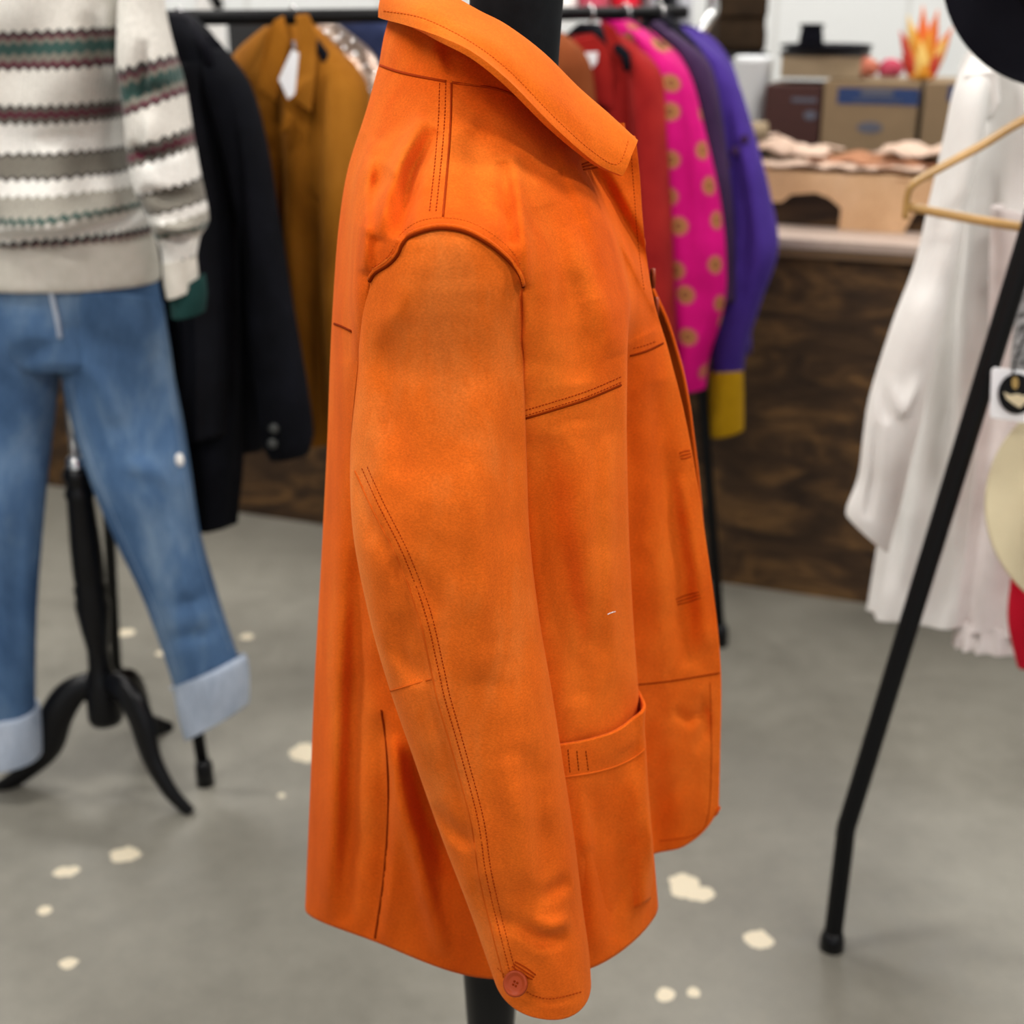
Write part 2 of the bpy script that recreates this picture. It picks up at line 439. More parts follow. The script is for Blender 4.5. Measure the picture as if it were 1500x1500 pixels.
# ---------------------------------------------------------------- setting
X0, X1, Y0, Y1 = -3.6, 3.6, -2.6, 6.6
def struct(name, mb, mat):
    o = mb.build(name, mat, smooth=False); o['kind'] = 'structure'; return o
struct('floor', MB().box(((X0+X1)/2, (Y0+Y1)/2, -.05), (X1-X0+.4, Y1-Y0+.4, .1)), M['floor']).data.transform(Matrix.Identity(4))
struct('ceiling', MB().box((0, (Y0+Y1)/2, CEIL+.05), (X1-X0+.2, Y1-Y0+.2, .1)), M['ceiling'])
struct('wall_back', MB().box((0, Y1+.05, CEIL/2), (X1-X0, .1, CEIL)), M['block'])
struct('wall_left', MB().box((X0-.05, (Y0+Y1)/2, CEIL/2), (.1, Y1-Y0, CEIL)), M['wall'])
struct('wall_right', MB().box((X1+.05, (Y0+Y1)/2, CEIL/2), (.1, Y1-Y0, CEIL)), M['wall'])
# unseen front wall, its wide opening added to let in fill light
fw = MB().box((-3.1, Y0-.05, CEIL/2), (1.0, .1, CEIL)).box((3.1, Y0-.05, CEIL/2), (1.0, .1, CEIL)).box((0, Y0-.05, CEIL-.3), (5.2, .1, .6))
struct('wall_front', fw, M['wall'])
struct('baseboard_back', MB().box((0, Y1-.01, .06), (X1-X0-.04, .02, .12)), M['wall'])
for i, (lx, ly) in enumerate(LAMPS):
    e = thing('ceiling_light', 'white box ceiling light with a long bright diffuser', 'ceiling light', (lx, ly, CEIL), 'ceiling lights in two rows')
    MB().box((lx, ly, CEIL-.04), (1.6, .42, .08)).build('housing', M['white_plastic'], e, smooth=False)
    MB().box((lx, ly, CEIL-.09), (1.5, .34, .02)).build('diffuser', M['lamp'], e, smooth=False)

# ---------------------------------------------------------------- the orange suede jacket
YC = 1.24                       # the jacket's middle plane
jk = thing('suede_jacket', 'long orange suede jacket with a pointed collar on the black dress form', 'jacket', (0, YC, .68))
# control net: rows from the neck seam to the hem, columns from centre back round the near side to the front edge
ROWS = [
 [(566, 88, 1.25), (556, 95, 1.19), (590, 106, 1.13), (655, 120, 1.09), (735, 132, 1.10), (800, 165, 1.12), (850, 196, 1.15), (895, 204, 1.17), (931, 200, 1.18)],
 [(552, 150, 1.25), (537, 165, 1.17), (580, 190, 1.09), (652, 205, 1.045), (755, 215, 1.06), (832, 232, 1.11), (868, 250, 1.16), (902, 258, 1.18), (937, 255, 1.19)],
 [(530, 235, 1.25), (510, 250, 1.16), (556, 275, 1.045), (650, 280, .99), (765, 292, 1.01), (858, 290, 1.075), (893, 310, 1.15), (918, 315, 1.17), (941, 315, 1.19)],
 [(510, 320, 1.25), (498, 330, 1.155), (548, 350, 1.0), (650, 350, .945), (772, 365, .975), (885, 365, 1.055), (914, 375, 1.13), (932, 380, 1.165), (947, 375, 1.19)],
 [(500, 420, 1.25), (490, 425, 1.15), (530, 440, 1.01), (650, 450, .945), (780, 450, .975), (905, 445, 1.05), (925, 450, 1.11), (943, 450, 1.15), (959, 445, 1.19)],
 [(496, 520, 1.25), (485, 525, 1.15), (532, 540, 1.03), (655, 550, 1.00), (790, 550, .985), (912, 535, 1.05), (908, 530, 1.12), (945, 520, 1.15), (981, 520, 1.19)],
 [(492, 640, 1.25), (481, 650, 1.145), (535, 660, 1.04), (660, 670, 1.01), (800, 665, .99), (913, 645, 1.05), (905, 640, 1.13), (955, 640, 1.155), (1008, 632, 1.195)],
 [(486, 800, 1.25), (473, 815, 1.14), (535, 825, 1.045), (665, 835, 1.01), (810, 830, .99), (918, 810, 1.055), (908, 800, 1.14), (968, 800, 1.165), (1034, 790, 1.20)],
 [(478, 980, 1.25), (463, 1000, 1.135), (532, 1010, 1.05), (670, 1020, 1.01), (820, 1010, .995), (929, 985, 1.06), (915, 975, 1.15), (982, 970, 1.175), (1055, 960, 1.205)],
 [(472, 1150, 1.25), (456, 1175, 1.13), (530, 1190, 1.05), (680, 1205, 1.01), (835, 1200, .995), (946, 1165, 1.07), (930, 1135, 1.16), (990, 1120, 1.18), (1055, 1110, 1.205)],
 [(470, 1300, 1.25), (450, 1338, 1.13), (545, 1378, 1.06), (700, 1432, 1.01), (862, 1420, 1.0), (961, 1340, 1.085), (945, 1262, 1.165), (1000, 1242, 1.19), (1051, 1222, 1.205)],
]
cz = Creases(2.1)
# fold lines read from the photograph
cz.add([(838, 238), (875, 293), (926, 396), (968, 478)], 16, .012, 's')
cz.add([(858, 232), (895, 288), (940, 372), (968, 440)], 13, .016, 'v')
cz.add([(812, 215), (834, 272), (864, 348), (890, 430)], 16, .006, 's')
cz.add([(750, 225), (758, 290), (768, 360), (769, 420)], 11, -.007)
cz.add([(738, 235), (744, 300), (750, 360)], 12, .006)
cz.add([(620, 170), (588, 230), (565, 290), (552, 350)], 12, -.010)
cz.add([(640, 190), (606, 250), (590, 320), (585, 350)], 11, .010)
cz.add([(540, 200), (520, 260), (514, 320), (514, 420), (517, 530)], 8, .014, 's')
cz.add([(542, 230), (536, 320), (534, 400)], 10, -.010)
cz.add([(570, 250), (545, 275), (527, 330)], 16, .007)
cz.add([(690, 190), (700, 260), (715, 330)], 22, .004)
cz.add([(800, 300), (830, 420), (850, 560)], 22, .006)
cz.add([(840, 330), (880, 440), (905, 520)], 20, -.005)
cz.add([(800, 640), (812, 780), (835, 900), (850, 1030)], 24, .006)
cz.add([(850, 620), (858, 780), (870, 930)], 22, -.005)
cz.add([(890, 640), (892, 800), (900, 1000)], 12, -.004)
cz.add([(960, 560), (975, 700), (1000, 860), (1005, 980)], 20, .006)
cz.add([(1000, 700), (1020, 820), (1035, 950)], 14, -.004)
cz.add([(985, 1040), (1010, 1055), (1038, 1040)], 8, .003)
cz.add([(1030, 1020), (1034, 1060), (1020, 1100)], 9, .003)
cz.add([(498, 640), (495, 900), (490, 1200), (478, 1345)], 18, -.008)
cz.add([(530, 800), (520, 1000), (512, 1200), (505, 1350)], 16, .008)
cz.add([(574, 1080), (592, 1180), (618, 1280), (650, 1400)], 13, -.010)
cz.add([(600, 1100), (630, 1200), (665, 1290)], 13, .009)
cz.add([(565, 1045), (573, 1150), (571, 1250), (555, 1378)], 7, .007, 's')
cz.add([(880, 1150), (890, 1250), (900, 1380)], 22, .006)
cz.add([(920, 1140), (935, 1230), (945, 1330)], 14, -.005)
cz.add([(850, 1150), (862, 1250), (880, 1390)], 16, -.004)

def catgrid(rows, nr, nc):
    cols = [spline(r, nc) for r in rows]
    out = []
    m = len(cols)
    for i in range(m-1):
        a = cols[max(i-1, 0)]; b = cols[i]; c = cols[i+1]; d = cols[min(i+2, m-1)]
        for k in range(nr):
            t = k/nr
            out.append([tuple(cr(a[j][q], b[j][q], c[j][q], d[j][q], t) for q in range(3)) for j in range(len(b))])
    out.append(cols[-1]); return out
def small_noise(x, y, s, amp):
    from mathutils import noise as mn
    return amp*mn.noise(Vector((x/s, y/s, 3.7)))
NB_C = 22
G = catgrid(ROWS, 22, NB_C)
nr, nc = len(G), len(G[0])
near = []; base_ = []
ARCH = [(541, 409), (549, 397), (568, 385), (581, 372), (592, 350), (612, 338), (645, 331), (680, 336), (712, 352), (740, 374), (760, 398), (767, 420)]
ARCHS = [(541, 600), (541, 500)] + [p[:2] for p in spline(ARCH, 4)] + [(767, 500), (767, 600)]
def armpush(x, y):
    # the body drops back inside the armhole, the sleeve head takes over there
    d, sg, t = segdist(x, y, ARCHS)
    if not (535 < x < 770 and 325 < y < 600): return 0
    if sg < 0: return 0
    fy = max(0, min(1, (600-y)/120))
    return .022*min(1, d/7)*fy
for i in range(nr):
    for j in range(nc):
        x, y, Y = G[i][j]
        k = min(1, j/18.0)
        dY = cz.at(x, y)*k + small_noise(x, y, 60, .0035)*k + small_noise(x, y, 22, .0010)*k
        # the front bottom corner of the placket is rounded
        base_.append(P(x, y, Y+dY)); near.append(P(x, y, Y+dY+armpush(x, y)))
# round the lower front corner
for j in range(nc):
    if j > nc-32:
        q = (j-(nc-32))/31
        for i in range(nr-20, nr):
            e = (i-(nr-20))/19
            near[i*nc+j].z += .035*(q**3)*(e**2)
far = [Vector((v.x, 2*YC-v.y, v.z)) for v in near]
for i in range(nr):
    for j in range(nc):
        q = max(0, (j-NB_C*6)/(NB_C*2)); e = i/nr
        far[i*nc+j].x += .014*q*math.exp(-((e-.55)/.18)**2)
BV, BF = [], []
# full shell: far front edge ... centre back ... near front edge
for i in range(nr):
    BV += [far[i*nc+j] for j in range(nc-1, 0, -1)] + [near[i*nc+j] for j in range(nc)]
ncw = 2*nc-1
BF = grid_faces(nr, ncw)
body = mk('body', BV, BF, M['suede'], jk, solid=.0035)
bvh_body = BVHTree.FromPolygons(BV, BF); bvh_base = BVHTree.FromPolygons(base_, grid_faces(nr, nc))
CAM = Vector((0, 0, H))
def hitY(bvh, x, y, default=None):
    r = bvh.ray_cast(CAM, ray(x, y))
    return r[0] if r[0] is not None else default
def mirror(o, name, parent, label=None):
    me = o.data.copy(); off = origin(o)
    for v in me.vertices:
        w_ = v.co + off; w_.y = 2*YC-w_.y; v.co = w_ - origin(parent)
    me.flip_normals()
    c = bpy.data.objects.new(name, me); COL.objects.link(c); c.parent = parent
    for md in o.modifiers:
        if md.type == 'SOLIDIFY':
            m = c.modifiers.new('s', 'SOLIDIFY'); m.thickness = md.thickness; m.offset = md.offset
    if label: c['label'] = label
    return c

def lower_front(o):
    # the far collar wing lies a little lower than the near one
    for v in o.data.vertices:
        q = max(0, min(1, (v.co.x+.09)/.15)); v.co.z -= .035*q; v.co.x -= .012*q
# inner dark lining strip seen in the gap beside the front edge: inside faces of the shell
# collar stand
ST_B = [(566, 88, 1.25), (556, 95, 1.19), (590, 106, 1.13), (655, 120, 1.09), (735, 132, 1.10), (800, 165, 1.12), (850, 196, 1.15)]
ST_T = [(585, 6, 1.25), (574, 14, 1.20), (603, 25, 1.155), (665, 45, 1.135), (745, 62, 1.14), (808, 100, 1.15), (858, 150, 1.17)]
ST_M = [((a[0]+b[0])/2-2, (a[1]+b[1])/2, (a[2]+b[2])/2-.004) for a, b in zip(ST_B, ST_T)]
g = catgrid([ST_T, ST_M, ST_B], 10, 10)
sv = []
cs = Creases(); cs.add([(640, 40), (636, 75), (650, 105)], 9, -.006); cs.add([(660, 50), (655, 85), (668, 110)], 8, .006); cs.add([(615, 45), (612, 80), (600, 100)], 12, .003)
for r_ in g:
    sv += [P(x, y, Y+cs.at(x, y)) for (x, y, Y) in r_]
stand = mk('collar_stand', sv, grid_faces(len(g), len(g[0])), M['suede'], jk, solid=.003)
lower_front(mirror(stand, 'collar_stand', jk))
# collar fall
C_IN = [(600, 10, 1.25), (615, 0, 1.23), (650, 5, 1.20), (700, 35, 1.175), (745, 60, 1.165), (800, 100, 1.165), (850, 150, 1.165), (888, 190, 1.165), (915, 222, 1.155)]
C_RO = [(580, -48, 1.25), (592, -42, 1.21), (640, -20, 1.165), (700, 14, 1.135), (742, 36, 1.125), (795, 76, 1.12), (848, 128, 1.13), (893, 167, 1.135), (934, 205, 1.14)]
C_M1 = [(566, -18, 1.25), (566, -15, 1.18), (618, 0, 1.105), (680, 34, 1.075), (728, 62, 1.065), (778, 105, 1.065), (838, 158, 1.08), (888, 198, 1.10), (926, 226, 1.115)]
C_M2 = [(560, 6, 1.25), (558, 8, 1.17), (606, 20, 1.085), (665, 48, 1.052), (715, 80, 1.043), (765, 128, 1.043), (828, 182, 1.06), (884, 225, 1.085), (919, 245, 1.105)]
C_OU = [(566, 22, 1.25), (555, 26, 1.18), (598, 38, 1.085), (648, 55, 1.045), (695, 78, 1.03), (745, 118, 1.03), (812, 186, 1.045), (872, 238, 1.075), (912, 258, 1.10)]
g = catgrid([C_IN, C_RO, C_M1, C_M2, C_OU], 12, 14)
cc = Creases(); cc.add([(566, 16), (620, 26), (690, 60), (750, 108), (815, 175), (870, 222), (905, 238), (925, 200)], 5, .0012)
cv = []
for r_ in g: cv += [P(x, y, Y+cc.at(x, y)+small_noise(x, y, 50, .002)) for (x, y, Y) in r_]
CFc = grid_faces(len(g), len(g[0]))
collar = mk('collar', cv, CFc, M['suede_collar'], jk, solid=.0045, bevel=.0012)
lower_front(mirror(collar, 'collar', jk))
bvh_col = BVHTree.FromPolygons(cv, CFc)

# sleeve
def sl_row(lx, ly, rx, ry, bul, Yc, b): return (lx, ly, rx, ry, bul, Yc, b)
SL = [
 (541, 408, 767, 414, -80, 1.03, .075),
 (537, 430, 768, 432, -76, 1.02, .075),
 (530, 470, 769, 474, -55, 1.01, .075),
 (523, 540, 770, 545, -18, 1.00, .074),
 (513, 660, 772, 665, 5, .995, .075),
 (517, 780, 776, 785, 15, .99, .075),
 (540, 900, 790, 905, 20, .985, .072),
 (568, 1000, 808, 1010, 25, .98, .070),
 (606, 1110, 825, 1120, 28, .975, .066),
 (645, 1220, 841, 1225, 30, .97, .062),
 (684, 1320, 853, 1325, 36, .965, .058),
 (707, 1382, 863, 1398, 48, .96, .055),
 (722, 1420, 866, 1442, 62, .958, .053),
]
slc = Creases(1.9)
slc.add([(600, 350), (598, 420), (575, 470), (545, 500)], 20, -.008)
slc.add([(620, 360), (625, 460), (640, 560)], 24, .005)
slc.add([(560, 470), (575, 600), (590, 700)], 22, .008)
slc.add([(745, 450), (752, 620), (758, 800)], 18, .006)
slc.add([(668, 480), (690, 640), (700, 850), (700, 1000)], 34, -.007)
slc.add([(640, 900), (620, 860), (580, 820)], 16, .004)
slc.add([(590, 900), (585, 950), (612, 1000)], 16, .006)
slc.add([(632, 1180), (660, 1215), (695, 1240)], 12, .006)
slc.add([(700, 1290), (735, 1345), (790, 1380), (830, 1372)], 13, .005)
slc.add([(720, 1310), (760, 1370), (800, 1400)], 10, -.003)
slc.add([(780, 1350), (810, 1358), (835, 1345)], 10, -.005)
slc.add([(790, 1320), (815, 1300), (835, 1290)], 12, .004)
slc.add([(740, 1110), (760, 1200), (770, 1300)], 24, -.005)
slc.add([(540, 640), (530, 720), (545, 800)], 12, .004)
slc.add([(775, 1100), (790, 1200), (800, 1290)], 16, .004)
slc.add([(522, 700), (545, 745), (580, 815), (612, 900), (632, 985), (642, 1030), (665, 1110), (690, 1205), (702, 1285), (722, 1370), (738, 1435)], 5, .004, 's')
slc.add([(725, 1418), (760, 1452), (800, 1470), (850, 1462)], 4, .0012)
NT = 72
def arch_y(x):
    p = ARCHS
    for q in range(2, len(p)-3):
        if p[q][0] <= x <= p[q+1][0]: return p[q][1]+(p[q+1][1]-p[q][1])*(x-p[q][0])/max(1e-6, p[q+1][0]-p[q][0])
    return 409 if x < 600 else 416
rows = spline(SL, 14)
sv = []
for i, (lx, ly, rx, ry, bul, Yc, b) in enumerate(rows):
    f = i/14.0
    for k in range(NT):
        th = 2*PI*k/NT
        cx = math.cos(th); sy = math.sin(th)
        ex = abs(cx)**.9*(1 if cx >= 0 else -1)
        x = (lx+rx)/2 + (rx-lx)/2*ex
        yb = (ly+ry)/2 + (ry-ly)/2*ex
        front = sy > 0
        y = yb + bul*(abs(sy)**1.15 if bul < 0 else sy) if front else yb + (0 if bul < 0 else bul*sy)
        if front and f < 2:
            ya = arch_y(x); y = y + (1-f/2)**2*((ya if f < .01 else max(ya+f*14, y)) - y)
        Y = Yc - b*(abs(sy)**.85)*(1 if front else -1)
        if front:
            Y += (slc.at(x, y) + small_noise(x, y, 70, .004) + small_noise(x, y, 24, .0012))*min(1, sy*2.5)
        h = hitY(bvh_base, x, y)
        if h is not None and f < 6 and front:
            want = h.y + .0015
            wgt = max(0, 1-f/5.5); wgt = wgt*wgt*(3-2*wgt)
            Y = Y*(1-wgt) + want*wgt
        sv.append(P(x, y, Y))
SLF = grid_faces(len(rows), NT, True, flip=True)
sleeve = mk('sleeve', sv, SLF, M['suede_sleeve'], jk, solid=.003)
bvh_sl = BVHTree.FromPolygons(sv, SLF)
msl = mirror(sleeve, 'sleeve', jk)

# pocket on the front skirt
def pocket():
    Yb = lambda x, y, d: (hitY(bvh_body, min(x, 925), y).y if hitY(bvh_body, min(x, 925), y) is not None else 1.05)+d
    R = []
    spec = [  # top edge of the band, seam of the band, bottom
     [(775, 1096, -.006), (826, 1091, -.007), (862, 1084, -.010), (900, 1073, -.014), (926, 1055, -.020), (946, 1036, 'a'), (936, 1010, 'b')],
     [(778, 1118, -.006), (829, 1114, -.007), (865, 1108, -.010), (902, 1097, -.013), (928, 1083, -.018), (944, 1066, 'a'), (938, 1045, 'b')],
     [(782, 1142, -.005), (832, 1138, -.006), (868, 1131, -.008), (904, 1121, -.010), (930, 1108, -.014), (946, 1096, 'a'), (941, 1085, 'b')],
     [(788, 1200, -.004), (838, 1200, -.005), (872, 1196, -.006), (908, 1188, -.007), (936, 1176, -.009), (950, 1165, 'a'), (944, 1150, 'b')],
     [(795, 1270, -.003), (845, 1272, -.004), (878, 1268, -.004), (914, 1260, -.005), (942, 1250, -.006), (956, 1240, 'a'), (950, 1225, 'b')],
     [(800, 1345, .006), (850, 1348, .006), (884, 1345, .006), (920, 1335, .006), (946, 1322, .005), (957, 1312, 1.10), (953, 1300, 1.12)],
    ]
    for r_ in spec:
        row = []
        for (x, y, d) in r_:
            if d == 'a': row.append((x, y, 1.045))
            elif d == 'b': row.append((x, y, 1.095))
            elif d > 1: row.append((x, y, d))
            else: row.append((x, y, Yb(x, y, d)))
        R.append(row)
    g = catgrid(R, 8, 8); v = []
    for gi, r_ in enumerate(g):
        for (x, y, Y) in r_:
            h = hitY(bvh_body, x, y)
            if h is not None and x < 925 and gi < 30: Y = min(Y, h.y-.003)
            v.append(P(x, y, Y+small_noise(x, y, 24, .0012)))
    return v, grid_faces(len(g), len(g[0]))
pv, pf = pocket()
pk = mk('pocket', pv, pf, M['suede'], jk, solid=.003)
mirror(pk, 'pocket', jk)
bvh_pk = BVHTree.FromPolygons(pv, pf)

def nearest(bl, x, y):
    best = None
    for b in bl:
        h = hitY(b, x, y)
        if h is not None and (best is None or (h-CAM).length < (best-CAM).length): best = h
    return best
def seam(name, pls, bl, r, mat, parent, lift=.0, sq=.6, one=False):
    mb = MB()
    for pl in pls:
        run = []
        for q in resample(pl, 4)+[None]:
            h = nearest(bl, q[0], q[1]) if q else None
            if h is not None: h = h - ray(*q[:2])*lift
            if h is None or (run and (h-run[-1]).length > .035):
                if len(run) > 2: mb.tube(run, r, 6)
                run = []
            if h is not None: run.append(h)
        if not one and mb.v: mb.build(name, mat, parent); mb = MB()
    if mb.v: mb.build(name, mat, parent)
def stitches(name, pls, bl, mat, parent, step=7.0, frac=.6, r=.0005):
    for pl in pls:
        mb = MB(); pts2 = resample(pl, step)
        for a, b in zip(pts2[:-1], pts2[1:]):
            c = (a[0]+(b[0]-a[0])*frac, a[1]+(b[1]-a[1])*frac)
            h1 = nearest(bl, a[0], a[1]); h2 = nearest(bl, *c)
            if h1 is None or h2 is None or (h1-h2).length > .015:
                if len(mb.v) > 30: mb.build(name, mat, parent)
                mb = MB(); continue
            mb.tube([h1, h2], r, 5)
        if mb.v: mb.build(name, mat, parent)
def shift(pl, dx, dy): return [(x+dx, y+dy) for x, y in pl]

stitches('stitching', [[(545, 392), (565, 379), (577, 362), (588, 342), (612, 325), (645, 319), (684, 324), (720, 342), (748, 366), (764, 388)]], [bvh_body], M['thread_light'], jk, 5)
seam('armhole_piping', [ARCH], [bvh_base], .0019, M['suede'], jk, .0004)
seam('armhole_seam', [shift(ARCH, 0, 3.5)], [bvh_base], .0013, M['groove'], jk, .0009)
seam('shoulder_seam', [[(661, 122), (660, 180), (656, 240), (649, 318)]], [bvh_body], .0009, M['thread'], jk)
stitches('stitching', [[(653, 122), (651, 180), (646, 240), (638, 316)], [(644, 122), (642, 180), (637, 240), (629, 312)]], [bvh_body], M['thread'], jk, 5)
YF = [(770, 613), (810, 601), (860, 585), (912, 563)]
seam('yoke_seam', [YF, [(915, 523), (945, 515), (973, 502)], [(486, 473), (500, 478), (516, 486)]], [bvh_body], .0010, M['groove'], jk)
stitches('stitching', [shift(YF, 0, -12), shift(YF, 0, -4), [(928, 510), (945, 506), (966, 498)]], [bvh_body], M['thread'], jk, 5)
seam('neck_seam', [[(557, 96), (590, 107), (655, 120), (735, 133), (800, 166)]], [bvh_body, BVHTree.FromPolygons([Vector(origin(jk))+v.co for v in stand.data.vertices], [tuple(p.vertices) for p in stand.data.polygons])], .0012, M['thread'], jk)
ES = [(520, 690), (545, 745), (580, 815), (612, 900), (632, 985), (642, 1030), (665, 1110), (690, 1205), (702, 1285), (722, 1370), (738, 1432)]
seam('elbow_seam', [ES], [bvh_sl], .0009, M['thread_light'], jk)
stitches('stitching', [shift(ES, 10, -4), shift(ES, 18, -6)], [bvh_sl], M['thread'], jk, 5)
seam('sleeve_patch_seam', [[(572, 1012), (600, 1004), (634, 994)]], [bvh_sl], .0008, M['thread_light'], jk)
stitches('stitching', [[(729, 1418), (762, 1447), (802, 1463), (855, 1452)]], [bvh_sl], M['thread'], jk, 5)
seam('vent_seam', [[(559, 1040), (567, 1100), (569, 1190), (562, 1290), (549, 1377)]], [bvh_body], .0013, M['groove'], jk)
seam('pocket_band_seam', [[(822, 1139), (868, 1132), (904, 1122), (930, 1109), (945, 1097)]], [bvh_pk], .0011, M['thread_light'], jk)
stitches('stitching', [[(832, 1098), (835, 1134)], [(845, 1100), (848, 1132)], [(858, 1100), (862, 1130)]], [bvh_pk], M['groove'], jk, 5, .7)
stitches('stitching', [[(924, 212), (930, 300), (936, 370), (944, 430)]], [bvh_body], M['thread'], jk, 5)
seam('front_waist_seam', [[(935, 1003), (980, 998), (1054, 986)]], [bvh_body], .0008, M['groove'], jk)
seam('front_facing_seam', [[(1040, 1000), (1042, 1100), (1038, 1190), (1020, 1222), (965, 1232)]], [bvh_body], .0005, M['thread'], jk)
CST = [(562, 16), (620, 27), (690, 62), (748, 106), (812, 172), (868, 222), (905, 240), (922, 200)]
stitches('stitching', [CST], [bvh_col], M['thread_light'], jk, 5, .6, .0006)
def buttonhole(pts, bl):
    (x0, y0), (x1, y1) = pts; L = math.hypot(x1-x0, y1-y0); nx, ny = -(y1-y0)/L*4, (x1-x0)/L*4
    seam('buttonhole', [[(x0, y0), ((x0+x1)/2, (y0+y1)/2), (x1, y1)], [(x0+nx, y0+ny), ((x0+x1)/2+nx*1.3, (y0+y1)/2+ny*1.3), (x1+nx, y1+ny)],
                       [(x0-nx, y0-ny), ((x0+x1)/2-nx*1.3, (y0+y1)/2-ny*1.3), (x1-nx, y1-ny)]], bl, .0007, M['thread'], jk, .0, one=True)
buttonhole([(853, 245), (886, 237)], [bvh_body]); buttonhole([(996, 668), (1012, 664)], [bvh_body]); buttonhole([(991, 882), (1026, 871)], [bvh_body])
buttonhole([(752, 1412), (783, 1432)], [bvh_sl])
# a pale scuff on the front panel
seam('scuff', [[(890, 900), (894, 898), (897, 897), (905, 895)]], [bvh_body], .0004, M['white_cloth'], jk)
# sleeve button
bp = nearest([bvh_sl], 758, 1441); bn = (CAM-bp).normalized()
bn = (bn + Vector((-.35, 0, .0))).normalized(); bp = bp - ray(758, 1441)*.005
Mq = bn.to_track_quat('Z', 'Y').to_matrix()
R_ = .0105
btn = MB().lathe([(0, .0), (R_*.9, 0), (R_, .0012), (R_, .003), (R_*.93, .0042), (R_*.78, .0040), (R_*.66, .0026), (R_*.5, .0024), (0, .0026)], bp+bn*.003, Mq, 40).build('button', M['button'], jk, label='round rust four-hole button on the cuff')
hb = MB()
for a in (0, 1, 2, 3):
    q = Mq@Vector((.0019*math.cos(a*PI/2+.6), .0019*math.sin(a*PI/2+.6), .0027))
    hb.lathe([(0, 0), (.0009, 0), (.0009, .0003), (0, .0004)], bp+bn*.003+q, Mq, 10)
hb.build('button_holes', M['groove'], btn)
# far front buttons, seen edge-on past the front edge
for (x, y) in ((953, 408), (958, 450)):
    q = P(x, y, 1.26); MB().lathe([(0, 0), (.009, 0), (.0095, .002), (.009, .004), (0, .004)], q, Matrix.Rotation(PI/2, 3, 'Y'), 24).build('button', M['button'], jk)

# ---------------------------------------------------------------- the dress form that wears it
DX = -.012
df = thing('dress_form', 'black fabric dress form on a black pole under the orange jacket', 'dress form', (DX, YC, 0))
def ell(prof, c, n=40):
    vs = []; 
    for (z, a, b, ox) in prof:
        for k in range(n):
            th = 2*PI*k/n; vs.append(Vector((c[0]+ox+a*math.cos(th), c[1]+b*math.sin(th), z)))
    fs = grid_faces(len(prof), n, True, True) + [tuple(range(n)), tuple((len(prof)-1)*n+k for k in range(n-1, -1, -1))]
    return vs, fs
ncen = P(745, 40, YC)
prof = spline([(.80, .075, .10, .0), (.86, .095, .125, .0), (1.0, .085, .115, .0), (1.15, .085, .12, 0), (1.28, .085, .125, .005), (1.36, .07, .10, .005), (1.41, .048, .06, .008), (1.45, .040, .045, .012), (1.55, .040, .043, .018), (1.58, .035, .038, .018), (1.585, .01, .01, .018)], 6)
v, f = ell(prof, (DX, YC)); mk('torso', v, f, M['black_knit'], df)
pxc = P(716, 1470, YC-.02)
mb = MB().lathe([(.012, .30), (.020, .33), (.026, .40), (.029, .46), (.031, .50), (.030, .515), (.033, .525), (.033, .56), (.026, .575), (.024, .82)], (DX-.012, YC, 0), None, 32)
mb.build('pole', M['black_paint'], df)
mb = MB().lathe([(.0, .04), (.10, .04), (.105, .05), (.09, .065), (.04, .08), (.02, .12), (.014, .31), (0, .31)], (DX-.012, YC, 0)); 
mb.build('base_hub', M['black_paint'], df)
for a in (20, 140, 260):
    d = Vector((math.cos(math.radians(a)), math.sin(math.radians(a)), 0)); c = Vector((DX-.012, YC, 0))
    MB().tube([c+d*.05+Vector((0, 0, .09)), c+d*.12+Vector((0, 0, .07)), c+d*.2+Vector((0, 0, .03)), c+d*.25+Vector((0, 0, .013))], [.018, .016, .014, .013], 10).build('leg', M['black_paint'], df)

# ---------------------------------------------------------------- generic hanging cloth
def loft(name, rows, mat, parent, n=48, per=8, rip=0, rn=7, seed=0, tilt=0, cap=False, wr=.004, label=None, base=None, thick=.003, cre=None, pz=2.0, vlist=None):
    """rows (lx, ly, rx, ry, Y, b, dy): left and right silhouette of each ring, its depth, half thickness and turn"""
    rr = spline([tuple(map(float, r)) for r in rows], per); m = len(rr)
    from mathutils import noise as mn
    vs = []; uv = []
    for i, (lx, ly, rx, ry, Y, b, dy) in enumerate(rr):
        A = P(lx, ly, Y-dy); B = P(rx, ry, Y+dy); c = (A+B)/2; mj = (B-A)/2
        mi = Vector((-mj.y, mj.x, 0)).normalized()*b + Vector((0, 0, tilt*b))
        t = i/(m-1)
        circ = 4*mj.length
        for k in range(n):
            th = 2*PI*k/n
            ss = abs(math.sin(th))**(2/pz)*(1 if math.sin(th) >= 0 else -1)
            p = c + mj*math.cos(th) - mi*ss
            q = rip*math.sin(rn*th+seed)*(.25+t) + rip*.5*math.sin((rn+4)*th+2*seed+3*t)*(.2+t)
            q += wr*mn.noise(Vector((p.x*14+seed, p.y*14, p.z*9)))
            if cre is not None:
                pxx, pyy = to_px(p)
                if math.sin(th) > 0: q -= cre.at(pxx, pyy)
            p = p + (-mi.normalized()*math.sin(th)*q if b > 0 else Vector((0, 0, 0)))
            vs.append(p)
            v_ = (ly+ry)/2000.0 if vlist is None else vlist(t)
            uv.append((abs(k-n/2)/n*circ*1.0, v_ + (ry-ly)/2000.0*math.cos(th)*0))
    fs = grid_faces(m, n, True, True)
    if cap: fs += [tuple(range(n)), tuple((m-1)*n+k for k in range(n-1, -1, -1))]
    o = mk(name, vs, fs, mat, parent, uvs=uv, label=label, solid=thick, base=base)
    return o, vs, fs
